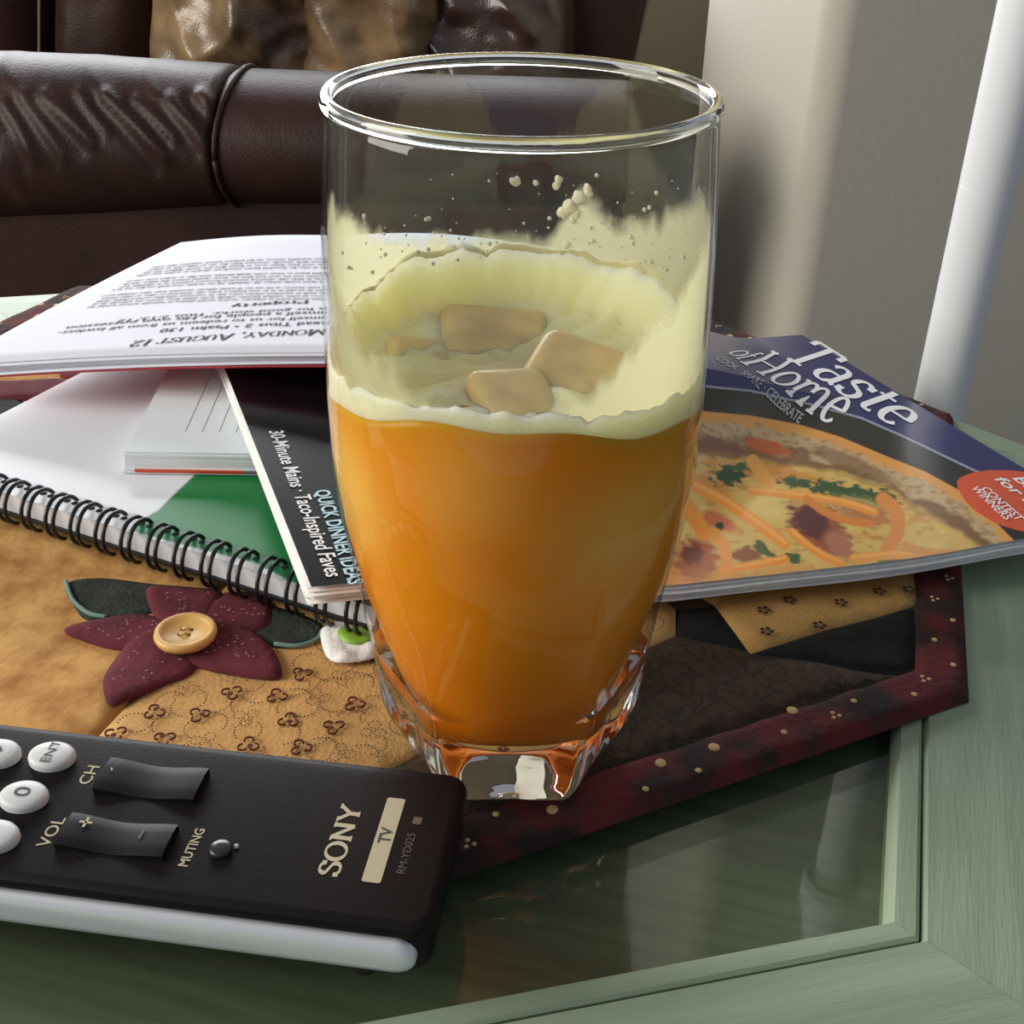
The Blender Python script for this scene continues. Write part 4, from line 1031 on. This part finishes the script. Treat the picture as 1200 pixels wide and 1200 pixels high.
lv_ = [('w', 0), ('w', .25), ('w', .5), ('w', .75), ('w', 1.0)] + [('t', q) for q in (.97, .94, .90, .85, .78, .70, .60, .50, .40, .30, .20, .10)]
for kd, q in lv_:
    for k in range(NF):
        a = 2 * PI * k / NF; zb = jl(a); zt = ftop(a)
        if kd == 'w': z = zb + (zt - zb) * q; r_ = rin(z) + .0006
        else:
            r_ = rin(SURF) * q; w = max(0, 1 - (1 - q) / .16); x, y = r_ * math.cos(a), r_ * math.sin(a)
            z = SURF + (zt - SURF) * w ** 1.5 + .0016 * mnoise.noise((x * 260, y * 260, 1)) + .0022 * mnoise.noise((x * 95, y * 95, 4))
        V.append((r_ * math.cos(a), r_ * math.sin(a), z + GO))
F = [(i * NF + k, i * NF + (k + 1) % NF, (i + 1) * NF + (k + 1) % NF, (i + 1) * NF + k) for i in range(len(lv_) - 1) for k in range(NF)] + [tuple((len(lv_) - 1) * NF + k for k in range(NF))]
obj('froth', V, F, m_f, juice)
# film of froth left on the wall above
m_film, nt, b = nodes('froth_film')
b.inputs['Base Color'].default_value = (.98, .92, .58, 1); b.inputs['Roughness'].default_value = .55
at = nt.nodes.new('ShaderNodeAttribute'); at.attribute_name = 'print'
tc = nt.nodes.new('ShaderNodeTexCoord'); n1_ = nt.nodes.new('ShaderNodeTexNoise'); n1_.inputs['Scale'].default_value = 120; n1_.inputs['Detail'].default_value = 7; nt.links.new(tc.outputs['Object'], n1_.inputs['Vector'])
ad = nt.nodes.new('ShaderNodeMath'); ad.operation = 'MULTIPLY_ADD'; ad.inputs[1].default_value = .9; ad.inputs[2].default_value = -.45; nt.links.new(n1_.outputs['Fac'], ad.inputs[0])
a2 = nt.nodes.new('ShaderNodeMath'); a2.operation = 'ADD'; nt.links.new(ad.outputs[0], a2.inputs[0]); nt.links.new(at.outputs['Fac'], a2.inputs[1])
m2 = nt.nodes.new('ShaderNodeMapRange'); m2.interpolation_type = 'SMOOTHSTEP'; m2.inputs[1].default_value = .18; m2.inputs[2].default_value = .85; m2.inputs[4].default_value = .93; nt.links.new(a2.outputs[0], m2.inputs[0])
tl = nt.nodes.new('ShaderNodeBsdfTranslucent'); tl.inputs[0].default_value = (.99, .94, .62, 1); mt = nt.nodes.new('ShaderNodeMixShader'); mt.inputs[0].default_value = .62
tp = nt.nodes.new('ShaderNodeBsdfTransparent'); ma = nt.nodes.new('ShaderNodeMixShader')
nt.links.new(b.outputs[0], mt.inputs[1]); nt.links.new(tl.outputs[0], mt.inputs[2]); nt.links.new(m2.outputs[0], ma.inputs[0]); nt.links.new(tp.outputs[0], ma.inputs[1]); nt.links.new(mt.outputs[0], ma.inputs[2])
nt.links.new(ma.outputs[0], nt.nodes['Material Output'].inputs[0])
NF2, NZ2 = 220, 60; V = []; A_ = []
def htop(a):
    d = math.degrees(a) % 360
    return float(np.interp(d, [0, 20, 45, 70, 90, 110, 140, 165, 180, 200, 225, 250, 270, 290, 315, 340, 360], [.163, .161, .151, .144, .1405, .140, .144, .153, .163, .156, .140, .131, .129, .131, .146, .158, .163])) + .009 * math.exp(-((d - 73) / 7) ** 2) + .0035 * mnoise.noise((math.cos(a) * 5, math.sin(a) * 5, 7)) + .002 * mnoise.noise((math.cos(a) * 18, math.sin(a) * 18, 7))
for j in range(NZ2 + 1):
    for k in range(NF2):
        a = 2 * PI * k / NF2; z = .118 + .052 * j / NZ2; r_ = rin(z) - .00015
        V.append((r_ * math.cos(a), r_ * math.sin(a), z + GO)); h = htop(a)
        A_.append(max(np.clip((h - z) / .010 + .25, -.3, 1.1) if z < h + .006 else -.3, .16 * min(1, (.150 - z) / .012) if math.sin(a) < -.3 and z < .150 else -.3))
F = [(j * NF2 + k, j * NF2 + (k + 1) % NF2, (j + 1) * NF2 + (k + 1) % NF2, (j + 1) * NF2 + k) for j in range(NZ2) for k in range(NF2)]
o = obj('froth_film', V, F, m_film, juice); setcol(o, np.repeat(np.array(A_)[:, None], 3, 1))
# splashes and bubbles of froth
rb2 = random.Random(11); sp_ = []
def onwall(pxx, pyy, back=True):
    d = ray(pxx, pyy); d = d / np.linalg.norm(d); best = None
    ts = np.arange(.25, .45, .0004)
    P = CO + ts[:, None] * d; rad = np.hypot(P[:, 0], P[:, 1]); rr_ = np.array([rin(max(IN0 + .001, min(.18, z - GO))) for z in P[:, 2]]); ins = rad < rr_
    if not ins.any(): return None
    i = np.where(ins)[0]; return P[i[-1] if back else i[0]]
for (x, y, r_) in [(668, 243, 8), (680, 232, 7), (690, 225, 5), (660, 250, 6), (675, 250, 5), (655, 210, 4), (652, 218, 4), (604, 212, 5), (690, 220, 4), (664, 287, 4), (672, 258, 4), (628, 214, 3)]:
    p = onwall(x, y, True)
    if p is not None:
        q = p * np.array([.994, .994, 1]); vv_, ff_ = sphere((0, 0, 0), r_ * .00026, 14, 10); an = math.atan2(q[1], q[0]); er = np.array([math.cos(an), math.sin(an), 0])
        nv2 = []
        for w in vv_:
            w = np.array(w); w = w * (1 + .5 * mnoise.noise(tuple(w * 900 + x))); w = w - er * (w @ er) * .6; nv2.append(tuple(q + w))
        sp_.append((nv2, ff_))
obj('splash', *merge(sp_), mat('froth_drops', (.80, .74, .52), .4), juice, kind='stuff')
bb = []
for _ in range(150):
    x = rb2.uniform(395, 830); y = rb2.gauss(290, 30) if rb2.random() < .6 else rb2.uniform(200, 420)
    p = onwall(x, y, True)
    if p is not None and y > 195: q = p * np.array([.992, .992, 1]); bb.append(sphere(q, rb2.choice((.00022, .0003, .0004, .0006)), 7, 5))
obj('droplet', *merge(bb), mat('juice_drops', (.70, .66, .55), .15), juice, kind='stuff')
# ice cubes floating in the froth
m_ice = mat('frosted_ice', (.97, .69, .32), .32, sss=.6, sssr=(1, .6, .25), var=.25, scale=90)
def ice(px_, py_, size, rot, tilt, lab, up=.0):
    p = un(px_, py_, SURF + GO); bm = bmesh.new(); bmesh.ops.create_cube(bm, size=1)
    bmesh.ops.bevel(bm, geom=list(bm.edges), offset=.2, segments=4, profile=.6, affect='EDGES')
    Mx = Matrix.Rotation(rot, 4, 'Z') @ Matrix.Rotation(tilt, 4, 'X') @ Matrix.Rotation(tilt * .6, 4, 'Y')
    for v_ in bm.verts:
        n_ = mnoise.noise(v_.co * 2.2 + Vector((px_, 0, 0))) * .06; v_.co = Mx @ (v_.co * (1 + n_) * size)
    me = bpy.data.meshes.new('ice_cube'); bm.to_mesh(me); bm.free(); me.materials.append(m_ice)
    me.polygons.foreach_set('use_smooth', [True] * len(me.polygons))
    o = bpy.data.objects.new('ice_cube', me); COL.objects.link(o)
    o.location = (p[0], p[1], p[2] - size * .42 + up); tag(o, lab, 'ice cube', 'ice cubes floating in the juice')
ice(598, 462, .020, .5, .25, 'rounded ice cube floating beside the larger bubbled cube in the tumbler', .001)
ice(672, 432, .025, -.35, .3, 'large bubble-specked ice cube floating in the froth', .001)
ice(575, 385, .030, .12, .1, 'flat-topped ice cube floating towards the back of the tumbler', -.001)
ice(492, 412, .018, .2, .2, 'small ice cube sunk in the froth beside the flat-topped cube', -.001)

# ------------------------------------------------------------------ white floor lamp pole
pb = azpt(16.6, .615)
lamp = thing('floor_lamp', 'white tubular floor lamp stand behind the table, with ribbed neck', 'floor lamp', (pb[0], pb[1], FLOOR))
m_wp = mat('white_enamel', (.80, .81, .83), .35)
lean = np.array([-.004, .0])
obj('base', *lathe([(.13, FLOOR), (.13, FLOOR + .012), (.12, FLOOR + .02), (.03, FLOOR + .026), (.018, FLOOR + .05)], 48, cx=pb[0], cy=pb[1]), m_wp, lamp)
def ztop(pyy): 
    d = ray(1150, pyy); hh = np.hypot(d[0], d[1]); return CO[2] + .615 / hh * d[2]
ZJ = ztop(217)
_p = obj('pole', *lathe([(.0132, FLOOR + .04), (.0132, ZJ - .0004)], 40, cx=pb[0], cy=pb[1]), m_wp, lamp)
_q = obj('pole', *lathe([(.0128, ZJ - .0006), (.0128, ZJ), (.0132, ZJ + .0002), (.0132, .36)], 40, cx=pb[0], cy=pb[1]), m_wp, lamp)
smooth_by_angle(_p, 30); smooth_by_angle(_q, 30)
obj('collar_ring', *lathe([(.0165, .360), (.0175, .362), (.0175, .366), (.0165, .368)], 40, cx=pb[0], cy=pb[1]), mat('grey_ring', (.12, .13, .12), .5), lamp)
_r = obj('collar', *lathe([(.0190, .3682), (.0200, .372), (.0200, .388), (.0150, .402), (.0145, .420), (.0125, .424)], 40, cx=pb[0], cy=pb[1]), m_wp, lamp)
smooth_by_angle(_r, 30); rprof = []
for k in range(60): z = .424 + k * .0045; rprof += [(.0088, z), (.0108, z + .0012), (.0108, z + .003), (.0088, z + .0042)]
obj('ribbed_neck', *lathe(rprof, 28, cx=pb[0], cy=pb[1]), m_wp, lamp)
obj('lamp_shade', *lathe([(.05, .69), (.085, .74), (.10, .80), (.095, .802), (.08, .745), (.045, .696)], 40, cx=pb[0], cy=pb[1], cap0=False, cap1=False), m_wp, lamp)

# ------------------------------------------------------------------ leather sofa, seen from its arm side
sofa = thing('leather_sofa', 'dark brown leather sofa with rolled arm behind the table', 'sofa', (-.3, .95, FLOOR))
def leather(name, col, col2, rough, sc=9, bump=.25, spec=.25):
    return mat(name, col, rough, col2=col2, scale=sc, bump=bump, bscale=420, detail=5, spec=spec)
m_lea = leather('brown_leather', s2l(56, 33, 30), s2l(40, 23, 20), .48)
m_sheen = leather('sheen_leather', s2l(150, 122, 88), s2l(56, 38, 31), .27, 14, .25, .7)  # tan patches are window sheen painted into the brown leather's colour
YA = .72
tops = [(-260, 52), (0, 64), (130, 70), (250, 78), (285, 82), (380, 86), (600, 92), (800, 100)]
bots = [(-260, 258), (0, 252), (130, 246), (265, 236), (285, 236), (380, 236), (600, 236), (800, 236)]
def arm_sec(x): return np.interp(x, *zip(*tops)), np.interp(x, *zip(*bots))
FOLDS = [([(5, 122), (22, 150), (40, 190)], 6, .0030), ([(25, 112), (45, 140), (75, 185)], 6, .0030), ([(52, 112), (80, 138), (108, 168)], 7, .0034), ([(92, 108), (108, 132), (125, 155)], 5, .0026), ([(125, 112), (155, 140), (195, 188)], 8, .0050),
         ([(160, 118), (180, 136), (205, 162)], 6, .0034), ([(200, 115), (220, 142), (242, 172)], 7, .0036), ([(236, 112), (258, 134), (272, 165), (276, 205)], 8, .0052), ([(0, 190), (20, 215), (35, 240)], 8, .003)]
def armpart(x0, x1, name, wr, grow=0):
    NX, NA = 180, 90; V = []
    for i in range(NX + 1):
        x = x0 + (x1 - x0) * i / NX; ty, by = arm_sec(x); a = uny(x, ty, YA); b_ = uny(x, by, YA); cz = (a[2] + b_[2]) / 2; rz = (a[2] - b_[2]) / 2; cx = (a[0] + b_[0]) / 2
        endf = 1 - .10 * max(0, 1 - min(i, NX - i) / 3) ** 2
        for k in range(NA):
            an = 2 * PI * k / NA; yy = -math.cos(an) * .072 * endf; zz_ = math.sin(an) * rz * endf
            d = grow
            if wr:
                fr_ = math.exp(-((an - .75) / .75) ** 2) if an < PI else math.exp(-((an - 2 * PI - .75) / .75) ** 2)
                ph = x * .085 + (cz + zz_) * 190
                d += fr_ * wr * (.0026 * (1 - abs(math.sin(ph * .5 + .8 * mnoise.noise((x * .01, zz_ * 8, 0))))) ** 2 * (1 + mnoise.noise((x * .02, zz_ * 20, 4))) + .003 * mnoise.noise((x * .012, zz_ * 25, 1)))
            V.append((cx, YA + yy * (1 + d / .07), cz + zz_ * (1 + d / .07)))
    if wr > .5:
        A3 = np.array(V); q = proj(A3); dd = np.zeros(len(V))
        for seg, wd, am in FOLDS:
            P = catmull(seg, 5, False); dist = pdist(q, P, False); dd += am * np.exp(-(dist / wd) ** 2) - am * .8 * np.exp(-(pdist(q, [(x - wd * 1.7, y + wd * 1.1) for x, y in P], False) / (wd * 1.1)) ** 2)
        dd *= A3[:, 1] < YA + .02
        A3[:, 1] -= dd * .75; A3[:, 2] += dd * .6; V = [tuple(p) for p in A3]
    F = [(i * NA + k, i * NA + (k + 1) % NA, (i + 1) * NA + (k + 1) % NA, (i + 1) * NA + k) for i in range(NX) for k in range(NA)] + [tuple(range(NA - 1, -1, -1)), tuple(NX * NA + k for k in range(NA))]
    o = obj(name, V, F, m_lea, sofa); bm = bmesh.new(); bm.from_mesh(o.data); bmesh.ops.recalc_face_normals(bm, faces=bm.faces); bm.to_mesh(o.data); bm.free()
    return o
armpart(-260, 281, 'arm_pad', 1.0, .002); armpart(279, 738, 'arm_roll', .15)
sx = 281; ty, by = arm_sec(sx); a = uny(sx, ty, YA); b_ = uny(sx, by, YA); cz = (a[2] + b_[2]) / 2; rz = (a[2] - b_[2]) / 2
pts = [(a[0] - .004 * math.cos(an * 2) , YA - math.cos(an) * .0735, cz + math.sin(an) * (rz + .0015)) for an in np.linspace(0, 2 * PI, 40)]
obj('piping', *tube(pts, .0022, 8), m_lea, sofa)
xl, xr = uny(-260, 250, YA)[0], uny(738, 236, YA)[0]
zp = uny(200, 236, YA)[2] + .03
o = obj('side_panel', *extrude([(xl, YA - .045), (xr - .005, YA - .045), (xr - .005, YA + .05), (xl, YA + .05)], FLOOR + .05, zp), m_lea, sofa, smooth=False); bevel(o, .012)
# seat and back cushions beyond the arm
def pillow(pxs, Y, depth, name, m, wr, seed, nx=60, nz=40, tilt=0.0, sag=.0):
    """pxs: left, top, right, bottom in photo pixels on the plane Y (its nearest face)"""
    l, t, r_, b_ = pxs; a = uny(l, t, Y); c = uny(r_, b_, Y); tr_ = uny(r_, t, Y); bl = uny(l, b_, Y)
    V = []
    for side in (0, 1):
        for j in range(nz + 1):
            for i in range(nx + 1):
                u = i / nx; w = j / nz
                p = (bl * (1 - u) + c * u) * (1 - w) + (a * (1 - u) + tr_ * u) * w
                e = (1 - abs(2 * u - 1) ** 4) * (1 - abs(2 * w - 1) ** 4); e = max(0, e) ** .5
                d = depth * .5 * e
                if side == 0:
                    n_ = 0
                    if wr: 
                        q = (p[0] * 7 + seed, p[2] * 9, seed); n_ = wr * (.042 * (.5 - abs(mnoise.noise(q))) + .026 * (.5 - abs(mnoise.noise((q[0] * 2.3 + q[1], q[1] * 1.2, 3)))) + .004 * mnoise.noise((q[0] * 6, q[1] * 6, 1)))
                    V.append((p[0] + tilt * w, Y + depth * .5 - d - n_ * e, p[2]))
                else: V.append((p[0] + tilt * w, Y + depth * .5 + d, p[2]))
    n = (nx + 1) * (nz + 1); g = grid_faces(nx, nz); F = g + [tuple(reversed([q + n for q in h])) for h in g]
    ring_ = [i for i in range(nx + 1)] + [j * (nx + 1) + nx for j in range(1, nz + 1)] + [nz * (nx + 1) + i for i in range(nx - 1, -1, -1)] + [j * (nx + 1) for j in range(nz - 1, 0, -1)]
    F += [(q1, q0, q0 + n, q1 + n) for q0, q1 in zip(ring_, ring_[1:] + ring_[:1])]
    o = obj(name, V, F, m, sofa); bm = bmesh.new(); bm.from_mesh(o.data); bmesh.ops.remove_doubles(bm, verts=bm.verts, dist=1e-5); bmesh.ops.recalc_face_normals(bm, faces=bm.faces); bm.to_mesh(o.data); bm.free()
    return o
pillow((-330, -150, 47, 140), 1.02, .16, 'seat_cushion', m_lea, .15, 2)
pillow((45, -150, 178, 140), 1.02, .15, 'seat_cushion', m_lea, .15, 5)
sm_ = [uny(46, y, 1.005) for y in (-190, -60, 0, 70, 130)]
obj('seam', *tube([tuple(p) for p in sm_], .0016, 6), mat('tan_thread', s2l(120, 100, 80), .8), sofa)
pillow((150, -185, 400, 150), .96, .22, 'back_cushion', m_sheen, 1.0, 11, 90, 60)
pillow((335, -190, 530, 150), .95, .22, 'back_cushion', m_sheen, 1.0, 23, 90, 60)
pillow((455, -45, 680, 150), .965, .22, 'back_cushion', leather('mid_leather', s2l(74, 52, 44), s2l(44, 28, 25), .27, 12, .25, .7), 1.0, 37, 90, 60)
V = []; 
q0, q1, q2, q3 = uny(640, 230, 1.0), uny(712, 230, 1.0), uny(772, -45, 1.0), uny(640, -45, 1.0)
V = [tuple(q) for q in (q0, q1, q2, q3)]; V += [(x, y + .16, z) for x, y, z in V]
o = obj('back_frame', V, [(0, 1, 2, 3), (7, 6, 5, 4), (0, 4, 5, 1), (1, 5, 6, 2), (2, 6, 7, 3), (3, 7, 4, 0)], m_lea, sofa, smooth=False); bevel(o, .02, 3)
o = obj('frame_base', *extrude([(xl, YA + .051), (xr, YA + .051), (xr, 1.3), (xl, 1.3)], FLOOR + .05, -.22), m_lea, sofa, smooth=False)
for x, y in ((xl + .05, YA + .02), (xr - .05, YA + .02), (xl + .05, 1.25), (xr - .05, 1.25)):
    obj('foot', *lathe([(.022, FLOOR), (.03, FLOOR + .0505)], 18, cx=x, cy=y), m_black, sofa)
